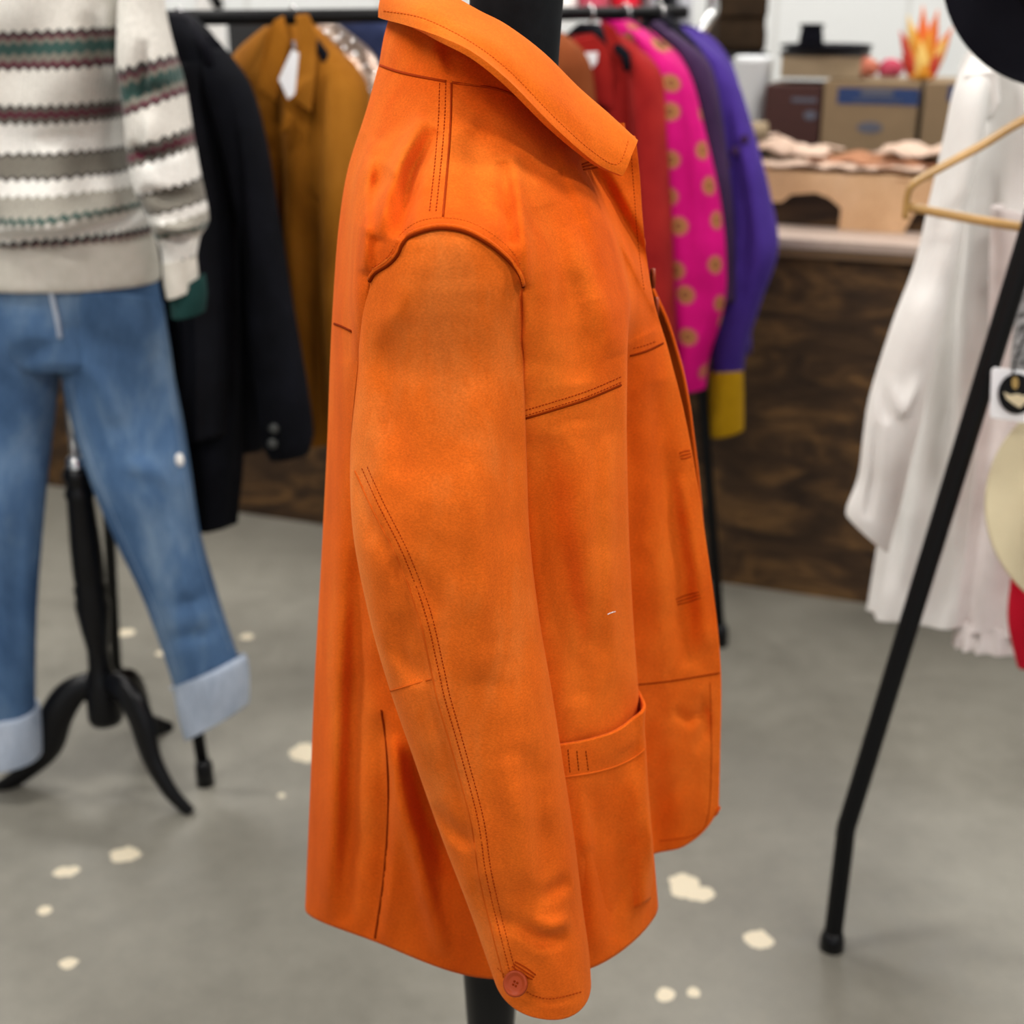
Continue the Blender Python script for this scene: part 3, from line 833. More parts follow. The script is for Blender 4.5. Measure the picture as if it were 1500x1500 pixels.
def slab(name, poly, Ys, mat, parent=None, th=.004, label=None, base=None, bevel=.001, smooth=False):
    n = len(poly); Ys = Ys if isinstance(Ys, (list, tuple)) else [Ys]*n
    a = [P(x, y, Y) for (x, y), Y in zip(poly, Ys)]; b = [P(x, y, Y+th) for (x, y), Y in zip(poly, Ys)]
    fs = [tuple(range(n)), tuple(range(2*n-1, n-1, -1))] + [(i, i+n, (i+1) % n+n, (i+1) % n) for i in range(n)]
    return mk(name, a+b, fs, mat, parent, smooth=smooth, label=label, base=base, bevel=bevel)

# ---------------------------------------------------------------- left: sweater, jeans and turned stand
YS = 2.42
st = thing('dress_form_stand', 'black turned wooden stand with curved tripod feet holding the sweater and jeans', 'stand', tuple(ground(150, 1120)))
t1 = P(92, 520, YS); t2 = P(118, 690, YS); t3 = P(150, 1030, YS)
ax = lambda y: P(97+(y-560)*.118, y, YS)
def turned(prof, mat, name):   # prof (pixel row, radius m)
    pts = [ax(y) for y, r in prof]
    MB().tube(pts, [r*(1.18 if mat is M['black_paint'] else 1) for y, r in prof], 24).build(name, mat, st)
turned([(470, .008), (540, .008), (680, .008)], M['chrome'], 'upper_pole')
turned([(668, .012), (672, .017), (690, .018), (694, .016)], M['chrome'], 'clamp_collar')
turned([(684, .018), (690, .022), (700, .023), (705, .019), (715, .020), (722, .024), (730, .021), (800, .025), (845, .026), (852, .024), (862, .028), (872, .026), (885, .029), (920, .024), (950, .018), (975, .019), (990, .024), (1005, .028), (1048, .030), (1056, .027), (1055, .01)], M['black_paint'], 'turned_post')
turned([(858, .029), (863, .0295), (866, .029)], M['black_metal'], 'post_ring')
def foot(pts, Ys, rs):
    q = spline([(x, y, Y, r) for (x, y), Y, r in zip(pts, Ys, rs)], 8)
    MB().tube([P(x, y, Y) for x, y, Y, r in q], [r*1.3 for *_, r in q], 12, .62).build('foot', M['black_paint'], st)
foot([(160, 1000), (185, 1015), (205, 1050), (222, 1110), (250, 1160), (279, 1190)], [2.40, 2.37, 2.35, 2.33, 2.31, 2.30], [.020, .024, .026, .020, .016, .012])
foot([(140, 1000), (105, 1015), (82, 1050), (70, 1095), (40, 1128), (-5, 1158), (-30, 1172)], [2.42, 2.41, 2.40, 2.40, 2.40, 2.39, 2.38], [.020, .024, .026, .022, .016, .013, .011])
foot([(168, 1000), (190, 1000), (203, 1025), (213, 1055), (232, 1064), (250, 1068)], [2.45, 2.50, 2.54, 2.58, 2.61, 2.63], [.018, .022, .022, .018, .015, .012])

jn = thing('jeans', 'faded blue jeans with turned-up cuffs hanging on the left stand', 'jeans', tuple(P(90, 1100, YS)))
jc = Creases(1.6)
jc.add([(100, 470), (150, 500), (215, 520)], 16, .008); jc.add([(110, 520), (150, 560), (175, 620)], 14, -.010); jc.add([(60, 500), (20, 540)], 14, .008)
jc.add([(230, 560), (240, 650), (270, 730)], 12, .008); jc.add([(180, 680), (230, 690), (268, 720)], 10, -.008); jc.add([(250, 760), (275, 850), (300, 930)], 9, -.008)
jc.add([(250, 890), (290, 880), (315, 860)], 10, .007); jc.add([(30, 700), (20, 850), (25, 980)], 12, .007); jc.add([(240, 940), (290, 930), (330, 915)], 8, .006)
loft('hips', [(-62, 385, 226, 385, YS, .10, 0), (-66, 430, 234, 430, YS, .104, 0), (-72, 470, 240, 470, YS, .104, 0), (-70, 510, 244, 510, YS, .097, 0), (-60, 528, 240, 528, YS, .085, 0)], M['denim'], jn, cre=jc, thick=.002)
_, LEGV, LEGF = loft('leg', [(88, 440, 236, 440, YS, .10, 0), (87, 500, 246, 500, YS, .102, 0), (93, 555, 254, 552, YS, .09, 0), (110, 630, 268, 622, YS, .085, 0), (136, 710, 280, 700, YS-.02, .08, 0), (170, 790, 292, 778, YS-.03, .07, 0), (208, 870, 312, 850, YS-.04, .062, 0), (236, 945, 332, 915, YS-.05, .058, 0), (258, 1012, 352, 972, YS-.05, .056, 0)], M['denim'], jn, cre=jc, tilt=-.35)
loft('leg', [(-62, 440, 90, 440, YS, .10, 0), (-70, 500, 90, 500, YS, .102, 0), (-72, 555, 85, 555, YS, .09, 0), (-70, 630, 76, 630, YS, .085, 0), (-66, 710, 67, 710, YS-.02, .08, 0), (-58, 790, 60, 790, YS-.03, .07, 0), (-52, 870, 54, 870, YS-.04, .062, 0), (-48, 950, 51, 950, YS-.05, .058, 0), (-46, 1055, 50, 1052, YS-.05, .056, 0)], M['denim'], jn, cre=jc)
loft('turned_cuff', [(250, 1006, 356, 958, YS-.05, .062, 0), (256, 1014, 362, 966, YS-.05, .066, 0), (262, 1045, 365, 1000, YS-.05, .068, 0), (272, 1082, 364, 1030, YS-.05, .068, 0)], M['denim_in'], jn, wr=.012, tilt=-.3, label='pale turned-up denim cuff')
loft('turned_cuff', [(-50, 1040, 53, 1036, YS-.05, .062, 0), (-52, 1048, 57, 1044, YS-.05, .066, 0), (-52, 1080, 60, 1078, YS-.05, .068, 0), (-50, 1108, 60, 1106, YS-.05, .068, 0)], M['denim_in'], jn, wr=.012, label='pale turned-up denim cuff')
Yj = YS-.108
def strip(name, pts, Y, w_, mat, parent, label=None):
    q = spline([(x, y, Y) for x, y in pts], 6) if not isinstance(Y, list) else spline([(x, y, yy) for (x, y), yy in zip(pts, Y)], 6)
    return MB().tube([P(*a) for a in q], w_, 8).build(name, mat, parent, label=label)
strip('fly_seam', [(72, 400), (75, 430), (83, 465), (88, 495)], [Yj+.002, Yj+.002, Yj+.002, Yj+.006], .0042, M['denim_in'], jn)
bvh_leg = BVHTree.FromPolygons(LEGV, LEGF)
for pl_ in ([(104, 560), (122, 640), (150, 715), (184, 795), (222, 880), (262, 990)], [(248, 560), (262, 640), (276, 720), (290, 800), (306, 860), (338, 955)]):
    seam('leg_seam', [pl_], [bvh_leg], .0014, M['denim_seam'], jn, .0)
rp = P(263, 674, YS-.075)
MB().lathe([(0, .003), (.007, .002), (.011, 0), (.006, -.002), (0, -.003)], rp, Matrix.Rotation(PI/2, 3, 'X')@Matrix.Diagonal((.75, 1.25, .8)), 9).build('knee_rip', M['white_cloth'], jn, label='frayed white rip')


sw = thing('knit_sweater', 'cream fair isle sweater with grey, maroon and green bands above the jeans', 'sweater', tuple(P(80, 410, YS)))
sc = Creases(2.3)
sc.add([(200, 60), (180, 130), (178, 200), (195, 290)], 10, .03, fade=False)
sc.add([(150, 10), (170, 70), (180, 140)], 12, -.012); sc.add([(120, 20), (150, 90), (165, 150)], 12, .012)
sc.add([(60, 215), (80, 200), (140, 205)], 10, .010); sc.add([(0, 350), (100, 345), (160, 330), (225, 300)], 9, .02)
sc.add([(0, 330), (100, 325), (180, 300)], 14, -.014)
loft('sweater_body', [(-70, -60, 200, -60, YS, .10, 0), (-80, 40, 196, 30, YS, .125, 0), (-85, 120, 186, 115, YS, .135, 0), (-88, 200, 179, 200, YS, .135, 0), (-88, 270, 204, 265, YS, .142, 0), (-84, 318, 224, 298, YS, .148, 0), (-78, 343, 226, 326, YS, .135, 0), (-74, 352, 226, 340, YS, .112, 0)],
     M['knit'], sw, cre=sc, per=12, n=72, wr=.034)
loft('ribbed_hem', [(-74, 344, 222, 338, YS, .112, 0), (-72, 372, 230, 370, YS, .118, 0), (-70, 400, 234, 400, YS, .118, 0), (-68, 410, 233, 410, YS, .114, 0)], M['rib'], sw, rip=.0012, rn=60, n=180, wr=.004)
sm = Creases(2.3)
sm.add([(195, 140), (240, 130), (270, 112)], 8, .012); sm.add([(185, 215), (215, 232), (270, 215)], 9, .014); sm.add([(215, 170), (222, 200), (215, 225)], 9, -.012)
sm.add([(210, 60), (205, 110), (195, 150)], 9, .012); sm.add([(205, 280), (240, 290), (290, 285)], 9, .012); sm.add([(228, 330), (260, 335), (300, 330)], 8, -.01); sm.add([(235, 345), (262, 350), (292, 345)], 7, .014)
VS = [(-60, -80), (60, 30), (112, 62), (165, 100), (212, 160), (262, 215), (300, 262), (328, 310), (352, 330), (378, 344)]
def sv_(t):
    y = t
    return y
SR = [(185, -60, 232, -70, YS-.06, .06, 0), (176, 20, 240, 10, YS-.07, .075, 0), (176, 90, 252, 70, YS-.09, .085, 0), (184, 150, 266, 118, YS-.10, .088, 0), (188, 215, 279, 185, YS-.11, .088, 0), (197, 270, 290, 245, YS-.12, .082, 0), (214, 308, 300, 290, YS-.12, .075, 0), (226, 340, 304, 325, YS-.12, .066, 0), (236, 362, 292, 348, YS-.12, .045, 0), (240, 388, 287, 374, YS-.12, .040, 0)]
vt = [-.05, .0, .035, .075, .145, .2, .245, .30, .325, .335]
def vl(t):
    s = t*(len(vt)-1); i = min(int(s), len(vt)-2); return vt[i]+(vt[i+1]-vt[i])*(s-i)
loft('sweater_sleeve', SR, M['knit'], sw, cre=sm, per=10, wr=.026, vlist=vl)
loft('ribbed_cuff', [(239, 384, 286, 370, YS-.12, .040, 0), (241, 410, 289, 396, YS-.12, .042, 0), (246, 436, 291, 420, YS-.12, .042, 0)], M['rib'], sw, rip=.0008, rn=30, n=96)
loft('lining_cuff', [(247, 428, 300, 402, YS-.12, .034, 0), (250, 446, 303, 430, YS-.12, .036, 0), (252, 464, 300, 456, YS-.12, .036, 0)], M['teal'], sw, wr=.006, label='dark green cuff below the knit sleeve')

# other sleeve, outside the frame's left edge
SL2 = [(-115, -60, -72, -60, YS-.06, .06, 0), (-125, 60, -70, 60, YS-.08, .08, 0), (-140, 190, -70, 190, YS-.1, .085, 0), (-150, 300, -78, 300, YS-.1, .075, 0), (-145, 388, -95, 388, YS-.1, .045, 0)]
loft('sweater_sleeve', SL2, M['knit'], sw, per=8, wr=.012)
tf = thing('dress_form', 'black dress form inside the striped knit sweater', 'dress form', tuple(P(75, 380, YS)))
c0 = P(72, 200, YS)
prof = spline([(1.06, .10, .07, 0), (1.15, .12, .08, 0), (1.3, .12, .09, 0), (1.42, .12, .08, 0), (1.5, .05, .05, 0), (1.6, .045, .045, 0)], 5)
v, f = ell(prof, (c0.x, YS)); mk('torso', v, f, M['black_knit'], tf)

# ---------------------------------------------------------------- clothing rack behind
RA = Vector((-.775, 2.62, 1.468)); RB = Vector((.37, 3.30, 1.468)); rd = (RB-RA).normalized(); rn_ = Vector((rd.y, -rd.x, 0))
rk = thing('clothing_rack', 'black metal clothing rack behind the orange jacket holding the brown and pink clothes', 'clothing rack', (RA.x, RA.y, 0))
MB().tube([RA-rd*.03, RB+rd*.03], .014, 16).build('rail', M['black_metal'], rk)
for E, s in ((RA, 0), (RB, 0)):
    feet = [ground(301, 1148), ground(172, 1005)] if E is RA else [ground(1055, 945), None]
    for i in range(2):
        ft = feet[i]
        if ft is None: ft = Vector((RB.x-.09, RB.y+.13, 0))
        p0 = Vector((ft.x, ft.y, .015)); p1 = E-Vector((0, 0, .02))
        lg = MB().tube([p0, p0.lerp(p1, .5), p1], .0125, 14).build('leg', M['black_metal'], rk)
        MB().tube([p0+Vector((0, 0, -.015)), p0+Vector((0, 0, .03)), p0+Vector((0, 0, .04))], [.019, .018, .014], 14).build('rubber_foot', M['black_paint'], lg)
def on_rail(s): return RA+rd*s
def hanger(x, y, Y, half, label, mat, group='hangers on the clothing rack', yaw=None, drop=.05):
    c = P(x, y, Y); e = thing('hanger', label, 'hanger', tuple(c), group)
    d = -rn_ if yaw is None else Vector(yaw)
    MB().tube([c-d*half-Vector((0, 0, drop+.03)), c-d*half*.95-Vector((0, 0, drop)), c-d*.03, c+d*.03, c+d*half*.95-Vector((0, 0, drop)), c+d*half-Vector((0, 0, drop+.03))], [.008, .010, .012, .012, .010, .008], 10).build('shoulder_bar', mat, e)
    zt = RA.z+.018
    pts = [c+Vector((0, 0, .005)), Vector((c.x, c.y, zt-.05))] + [Vector((c.x, c.y, zt-.018)) + (Vector((rn_.x, rn_.y, 0))*math.sin(a)+Vector((0, 0, -math.cos(a))))*.02 for a in (0, .8, 1.6, 2.4, 3.1, 3.9)]
    MB().tube(pts, .0022, 8).build('hook', M['chrome'], e)
    return e

# black garments
bk = thing('black_coat', 'long black coat hanging furthest left on the rack beside the sweater sleeve', 'coat', tuple(P(270, 775, 2.60)))
loft('coat_body', [(222, 20, 262, 22, 2.62, .03, -.02), (215, 70, 300, 90, 2.62, .05, -.06), (225, 250, 330, 250, 2.62, .06, -.08), (235, 480, 335, 480, 2.60, .07, -.08), (255, 660, 330, 665, 2.58, .07, -.08), (285, 772, 324, 776, 2.56, .05, -.04)], M['black_wool'], bk, rip=.008, rn=5)
loft('coat_sleeve', [(250, 90, 300, 90, 2.58, .04, -.02), (258, 300, 318, 300, 2.54, .045, -.02), (268, 520, 326, 520, 2.50, .045, -.02), (272, 640, 322, 640, 2.49, .04, -.02)], M['black_satin'], bk, rip=.004)
bj = thing('black_blazer', 'black blazer with two sleeve buttons hanging between the long black coat and the brown jacket', 'blazer', tuple(P(350, 660, 2.70)))
bc = Creases(); bc.add([(330, 120), (345, 300), (350, 500)], 12, .02); bc.add([(300, 90), (310, 300), (318, 520)], 10, -.014); bc.add([(395, 300), (410, 450)], 8, .01)
loft('blazer_body', [(238, 22, 282, 26, 2.68, .03, -.02), (240, 60, 316, 84, 2.68, .05, -.08), (248, 200, 362, 200, 2.70, .06, -.10), (258, 400, 396, 400, 2.70, .06, -.10), (270, 560, 392, 560, 2.68, .06, -.10), (300, 655, 378, 662, 2.68, .05, -.08)], M['black_satin'], bj, rip=.008, rn=5, cre=bc)
loft('blazer_sleeve', [(292, 50, 318, 72, 2.60, .03, -.01), (318, 110, 348, 125, 2.57, .045, -.02), (336, 200, 374, 205, 2.55, .05, -.02), (355, 330, 398, 330, 2.53, .05, -.02), (368, 450, 420, 448, 2.52, .05, -.02), (382, 570, 444, 562, 2.50, .05, -.02), (388, 640, 454, 635, 2.50, .05, -.02), (402, 668, 446, 668, 2.50, .04, -.02)], M['black_wool'], bj, cre=bc)
slab('lapel', [(255, 22), (275, 30), (300, 120), (295, 170), (270, 110)], [2.60]*5, M['black_wool'], bj, .01)
for (x, y) in ((401, 628), (399, 650)):
    MB().lathe([(0, -.002), (.009, -.002), (.0095, .0), (.007, .002), (0, .002)], P(x, y, 2.445), Matrix.Rotation(PI/2, 3, 'X'), 16).build('sleeve_button', M['button_grey'], bj)

# brown suede jacket
br = thing('brown_suede_jacket', 'caramel brown suede jacket with open collar and white tag on the rack', 'jacket', tuple(P(450, 640, 2.82)))
bc = Creases()
bc.add([(395, 120), (402, 250), (408, 420), (420, 600)], 10, .02, fade=False); bc.add([(375, 150), (385, 230), (395, 300)], 10, -.014)
bc.add([(445, 160), (448, 300), (452, 500), (458, 640)], 7, .022, fade=False); bc.add([(360, 120), (372, 180), (388, 260)], 10, .012); bc.add([(480, 130), (484, 300)], 14, -.012)
bc.add([(425, 300), (430, 450), (435, 620)], 9, -.01)
bc.add([(455, 290), (475, 296), (505, 292)], 5, .018, fade=False)
loft('jacket_body', [(392, 38, 458, 36, 2.84, .035, -.03), (352, 76, 496, 78, 2.84, .06, -.09), (340, 110, 516, 112, 2.84, .075, -.11), (346, 170, 514, 170, 2.84, .08, -.11), (366, 250, 512, 250, 2.83, .085, -.11), (385, 340, 516, 340, 2.82, .085, -.11), (408, 480, 528, 480, 2.80, .08, -.11), (432, 642, 535, 645, 2.80, .08, -.11)], M['brown_suede'], br, cre=bc, rip=.005, n=72, per=12)
loft('jacket_sleeve', [(482, 78, 512, 98, 2.75, .03, -.02), (484, 130, 532, 140, 2.73, .05, -.02), (478, 220, 534, 225, 2.71, .055, -.02), (476, 330, 536, 330, 2.70, .055, -.02), (478, 480, 545, 480, 2.68, .055, -.02), (486, 620, 548, 620, 2.66, .05, -.02)], M['brown_suede'], br)
loft('jacket_sleeve', [(352, 80, 372, 76, 2.93, .03, .0), (340, 120, 374, 130, 2.90, .045, 0), (352, 210, 388, 215, 2.88, .045, 0), (372, 300, 402, 300, 2.88, .045, 0), (395, 420, 418, 420, 2.9, .04, 0)], M['brown_suede'], br)
slab('collar_leaf', [(388, 52), (402, 30), (416, 22), (424, 60), (412, 110), (404, 150), (376, 130)], [2.745, 2.76, 2.78, 2.75, 2.735, 2.73, 2.735], M['brown_suede'], br, .012, bevel=.004)
slab('collar_leaf', [(432, 22), (452, 20), (464, 50), (462, 110), (456, 166), (428, 146), (420, 152), (436, 110), (438, 60)], [2.745, 2.74, 2.72, 2.705, 2.70, 2.70, 2.705, 2.715, 2.73], M['brown_suede'], br, .012, bevel=.004)
slab('placket', [(418, 160), (430, 172), (424, 190), (408, 196)], [2.70]*4, M['brown_suede'], br, .012, bevel=.004)
slab('pocket_flap', [(458, 238), (500, 236), (500, 286), (478, 297), (458, 286)], [2.715, 2.66, 2.66, 2.68, 2.715], M['brown_suede'], br, .012, bevel=.004)
tg = thing('price_tag', 'white paper tag hanging inside the caramel brown jacket collar', 'price tag', tuple(P(422, 145, 2.68)))
slab('card', [(428, 72), (438, 78), (432, 138), (422, 146), (408, 116)], 2.672, M['white_card'], tg, .002)
strip('string', [(430, 60), (432, 74)], 2.673, .003, M['grey_cloth'], tg)
hanger(430, 36, 2.86, .15, 'black velvet hanger in the caramel brown jacket', M['black_felt'])
hanger(262, 26, 2.68, .15, 'black velvet hanger in the black blazer', M['black_felt'])

# sequinned top
sq = thing('sequin_top', 'rose gold sequinned top just behind the brown suede jacket', 'top', tuple(P(520, 400, 2.95)))
_, qv, qf = loft('top_body', [(455, 36, 490, 38, 2.98, .03, -.03), (460, 60, 535, 80, 2.97, .05, -.08), (462, 110, 560, 130, 2.96, .06, -.1), (470, 200, 575, 200, 2.95, .06, -.1), (480, 420, 590, 420, 2.95, .06, -.1)], M['sequin'], sq)
bq = BVHTree.FromPolygons(qv, qf); mb = MB()
for (x, y) in [(478, 48), (492, 58), (521, 78), (547, 106), (505, 70), (512, 92), (535, 96), (540, 130), (500, 52), (528, 112), (518, 60), (552, 128)]:
    h = hitY(bq, x, y)
    if h is None: continue
    n_ = (Vector((0, -.55, .85))+Vector((rnd.uniform(-.3, .3), 0, 0))).normalized()
    mb.lathe([(0, 0), (.005, 0), (.005, .001), (0, .001)], h+Vector((0, -.006, 0)), n_.to_track_quat('Z', 'Y').to_matrix(), 10)
o = mb.build('sequins', M['chrome'], sq); o['kind'] = 'stuff'
dk = thing('navy_shirt', 'navy shirt mostly hidden between the sequinned top and the orange jacket collar', 'shirt', tuple(P(560, 300, 3.04)))
loft('shirt_body', [(505, 22, 560, 22, 3.06, .03, -.02), (500, 45, 590, 60, 3.06, .05, -.06), (510, 130, 620, 130, 3.05, .06, -.08), (520, 400, 640, 400, 3.05, .06, -.08)], cloth('navy_cotton', (.012, .018, .05), (.03, .04, .10), 8), dk)

# right half of the rack
ru = thing('rust_suede_jacket', 'rust brown suede jacket just right of the dress form neck', 'jacket', tuple(P(820, 500, 3.0)))
loft('jacket_body', [(770, 40, 822, 50, 3.06, .04, -.03), (745, 80, 850, 80, 3.06, .06, -.08), (740, 130, 862, 130, 3.05, .07, -.09), (740, 300, 880, 300, 3.04, .07, -.09), (745, 600, 890, 600, 3.03, .07, -.09)], M['rust'], ru, rip=.005)
rj = thing('red_jacket', 'red wool jacket with a flat collar hanging left of the pink dotted shirt', 'jacket', tuple(P(930, 560, 3.1)))
rc = Creases(); rc.add([(912, 100), (918, 200), (925, 350)], 9, .022, fade=False); rc.add([(950, 110), (955, 250)], 10, -.012)
loft('jacket_body', [(842, 52, 900, 46, 3.14, .035, -.03), (828, 84, 945, 80, 3.14, .06, -.09), (830, 130, 960, 130, 3.13, .07, -.10), (850, 250, 968, 250, 3.12, .07, -.10), (870, 400, 975, 400, 3.11, .07, -.10), (880, 560, 985, 560, 3.10, .07, -.10)], M['red'], rj, rip=.005, cre=rc, n=64)
loft('jacket_sleeve', [(915, 62, 945, 76, 3.06, .03, -.01), (925, 100, 968, 110, 3.04, .05, -.02), (930, 180, 974, 180, 3.02, .055, -.02), (932, 320, 980, 320, 3.0, .055, -.02), (940, 480, 985, 480, 2.98, .05, -.02), (948, 560, 985, 560, 2.98, .045, -.02)], M['red'], rj)
slab('collar_leaf', [(838, 58), (872, 52), (890, 70), (900, 110), (898, 160), (872, 150), (856, 110)], [3.03]*7, M['red'], rj, .012, bevel=.004)
slab('collar_leaf', [(880, 30), (900, 40), (914, 66), (908, 92), (892, 74)], [3.03]*5, M['red'], rj, .012, bevel=.004)
slab('neck_label', [(842, 78), (876, 76), (874, 92), (862, 106), (850, 96)], [3.02]*5, M['white_card'], rj, .003)
hanger(862, 42, 3.13, .15, 'black velvet hanger in the red jacket', M['black_felt'])

pk_ = thing('pink_shirt', 'bright pink shirt with gold sun dots between the red and the purple clothes', 'shirt', tuple(P(1000, 570, 3.1)))
pc = Creases(); pc.add([(985, 90), (1000, 200), (1010, 400)], 10, .010); pc.add([(960, 200), (965, 350)], 10, -.008)
loft('shirt_body', [(884, 28, 924, 30, 3.22, .03, -.03), (890, 60, 965, 60, 3.21, .05, -.08), (900, 100, 1000, 100, 3.20, .06, -.1), (920, 200, 1015, 200, 3.19, .06, -.1), (940, 350, 1030, 350, 3.18, .06, -.1), (950, 560, 1020, 560, 3.17, .06, -.1)], M['pink'], pk_)
loft('shirt_sleeve', [(915, 30, 936, 44, 3.12, .03, -.01), (935, 60, 985, 78, 3.10, .05, -.02), (946, 110, 1012, 118, 3.08, .06, -.02), (950, 200, 1034, 200, 3.06, .065, -.02), (958, 300, 1056, 300, 3.05, .065, -.02), (968, 400, 1064, 396, 3.04, .065, -.02), (980, 470, 1058, 462, 3.03, .062, -.02), (992, 530, 1034, 530, 3.02, .05, -.02), (998, 572, 1026, 572, 3.02, .04, -.02)], M['pink'], pk_, cre=pc, n=64, per=12)
hanger(915, 34, 3.21, .15, 'black velvet hanger in the pink dotted shirt', M['black_felt'])
pl = thing('plum_blouse', 'dark plum blouse between the pink shirt and the purple jacket', 'blouse', tuple(P(1030, 500, 3.2)))
loft('blouse_body', [(955, 35, 985, 35, 3.26, .03, -.02), (955, 60, 1010, 60, 3.25, .05, -.05), (960, 120, 1040, 120, 3.24, .055, -.07), (980, 300, 1065, 300, 3.24, .055, -.07), (1000, 480, 1075, 480, 3.24, .055, -.07)], M['navy_mesh'], pl)
loft('blouse_sleeve', [(958, 32, 982, 44, 3.20, .03, -.01), (975, 55, 1020, 70, 3.17, .045, -.01), (995, 100, 1045, 108, 3.15, .05, -.01), (1005, 200, 1062, 200, 3.13, .05, -.01), (1015, 320, 1075, 320, 3.12, .05, -.01), (1025, 440, 1078, 440, 3.11, .05, -.01)], M['navy_mesh'], pl)
pu = thing('purple_jacket', 'purple jacket with mustard yellow cuffs at the right end of the rack', 'jacket', tuple(P(1080, 630, 3.2)))
uc = Creases(); uc.add([(1060, 120), (1070, 250), (1075, 400)], 11, .020); uc.add([(1095, 220), (1110, 330), (1120, 400)], 11, -.014); uc.add([(1080, 230), (1092, 330), (1085, 450)], 9, .014)
loft('jacket_body', [(975, 32, 1015, 40, 3.33, .03, -.03), (985, 60, 1050, 70, 3.32, .05, -.06), (1010, 140, 1075, 140, 3.31, .06, -.07), (1020, 300, 1090, 300, 3.30, .06, -.07), (1030, 520, 1090, 520, 3.30, .06, -.07)], M['purple'], pu)
loft('jacket_sleeve', [(1000, 42, 1022, 54, 3.24, .03, -.01), (1028, 70, 1056, 84, 3.21, .045, -.01), (1040, 120, 1078, 128, 3.20, .05, -.02), (1048, 200, 1104, 200, 3.18, .06, -.02), (1052, 290, 1128, 285, 3.17, .065, -.02), (1050, 370, 1140, 365, 3.16, .068, -.02), (1046, 450, 1116, 440, 3.15, .06, -.02), (1044, 510, 1094, 505, 3.15, .052, -.02), (1046, 545, 1086, 545, 3.15, .046, -.02)], M['purple'], pu, cre=uc, per=12)
loft('cuff', [(1042, 540, 1086, 540, 3.15, .046, -.02), (1040, 580, 1088, 580, 3.15, .047, -.02), (1040, 636, 1088, 632, 3.15, .047, -.02)], M['yellow'], pu, label='mustard yellow cuff')
for (x, y) in ((1091, 204), (1077, 221), (1064, 241)):
    MB().lathe([(0, -.002), (.009, -.002), (.010, .0), (.008, .002), (0, .002)], P(x, y, 3.115), Matrix.Rotation(PI/2, 3, 'X'), 16).build('stud', M['navy_mesh'], pu)
hanger(965, 30, 3.27, .13, 'black velvet hanger in the plum blouse', M['black_felt'])

# ---------------------------------------------------------------- counter
CA = Vector((-1.9, 4.346, 0)); CB = Vector((1.9, 2.92, 0))    # floor line of the front
cd = (CB-CA).normalized(); cnorm = Vector((-cd.y, cd.x, 0))   # pointing away from the viewer
if cnorm.y < 0: cnorm = -cnorm
ang = math.atan2(cd.y, cd.x)
CA = ground(330, 748) - cd*1.2; CB = ground(1300, 889) + cd*1.1
L_ = (CB-CA).length; mid = (CA+CB)/2
ct = thing('shop_counter', 'long dark stained plywood counter with a pale ledge standing across the back', 'counter', tuple(mid))
def cbox(s0, s1, d0, d1, z0, z1, mb=None):
    c = mid+cd*((s0+s1)/2)+cnorm*((d0+d1)/2)+Vector((0, 0, (z0+z1)/2))
    return (mb or MB()).box(c, (s1-s0, d1-d0, z1-z0), ang)
hl = L_/2
cbox(-hl, hl, 0, .62, 0, .905).build('front_panel', M['ply'], ct, smooth=False)
cbox(-hl-.02, hl+.02, -.03, .66, .925, .95).build('ledge', M['ledge'], ct, smooth=False, bevel=.003)
cbox(-hl-.015, hl+.015, -.022, .65, .905, .925).build('ledge_underlay', M['ledge_wood'], ct, smooth=False)
TZ = 1.075
cbox(-hl, hl, .17, .66, .95, TZ).build('raised_back', M['ply'], ct, smooth=False)

def on_counter(s, d, z): return mid+cd*s+cnorm*d+Vector((0, 0, z))
def depth_at(x, d):          # depth Y on the plane at distance d behind the counter front, seen at column x
    # solve X/Y relation with u = (x-750)/F at eye-level rows
    p0 = CA+cnorm*d; u = (x-750)/F/1.0
    k = u/cp/1.0*0.97
    s = (k*p0.y - p0.x)/(cd.x-k*cd.y)
    return (p0+cd*s).y
# leather hides: a sheet over the raised back, hanging down its front
def outline_sheet(name, label, poly, d, mat, th=.004, group='leather hides on the counter', amp=.006):
    """irregular hide hanging in front of the raised back"""
    vs = []
    import bmesh
    bm = bmesh.new()
    pts = [P(x, y, depth_at(x, d)) for x, y in poly]
    vv = [bm.verts.new(p) for p in pts]; f_ = bm.faces.new(vv)
    r = bmesh.ops.triangulate(bm, faces=[f_])
    bmesh.ops.subdivide_edges(bm, edges=bm.edges[:], cuts=2, use_grid_fill=True)
    from mathutils import noise as mn
    for q in bm.verts:
        q.co += cnorm*(-abs(amp*mn.noise(q.co*9)))
    ex = bmesh.ops.extrude_face_region(bm, geom=bm.faces[:])
    for e in ex['geom']:
        if isinstance(e, bmesh.types.BMVert): e.co += cnorm*(-th)
    bmesh.ops.recalc_face_normals(bm, faces=bm.faces[:])
    vs = [q.co.copy() for q in bm.verts]; bm.verts.index_update(); fs = [tuple(q.index for q in f.verts) for f in bm.faces]
    bm.free()
    return vs, fs
h1 = thing('leather_hide', 'tan leather hide with ragged points draped down the raised back of the counter', 'leather hide', tuple(on_counter(.9, .17, TZ)), 'leather hides on the counter')
poly = [(1118, 262), (1130, 250), (1180, 252), (1240, 256), (1300, 258), (1360, 262), (1400, 268), (1395, 290), (1365, 300), (1340, 312), (1322, 345), (1300, 354), (1280, 345), (1262, 338), (1252, 348), (1240, 353), (1228, 340), (1232, 305), (1215, 290), (1195, 282), (1160, 285), (1145, 296), (1128, 296)]
v, f = outline_sheet('', '', poly, .155, M['hide']); mk('hanging_flap', v, f, M['hide'], h1, smooth=False)
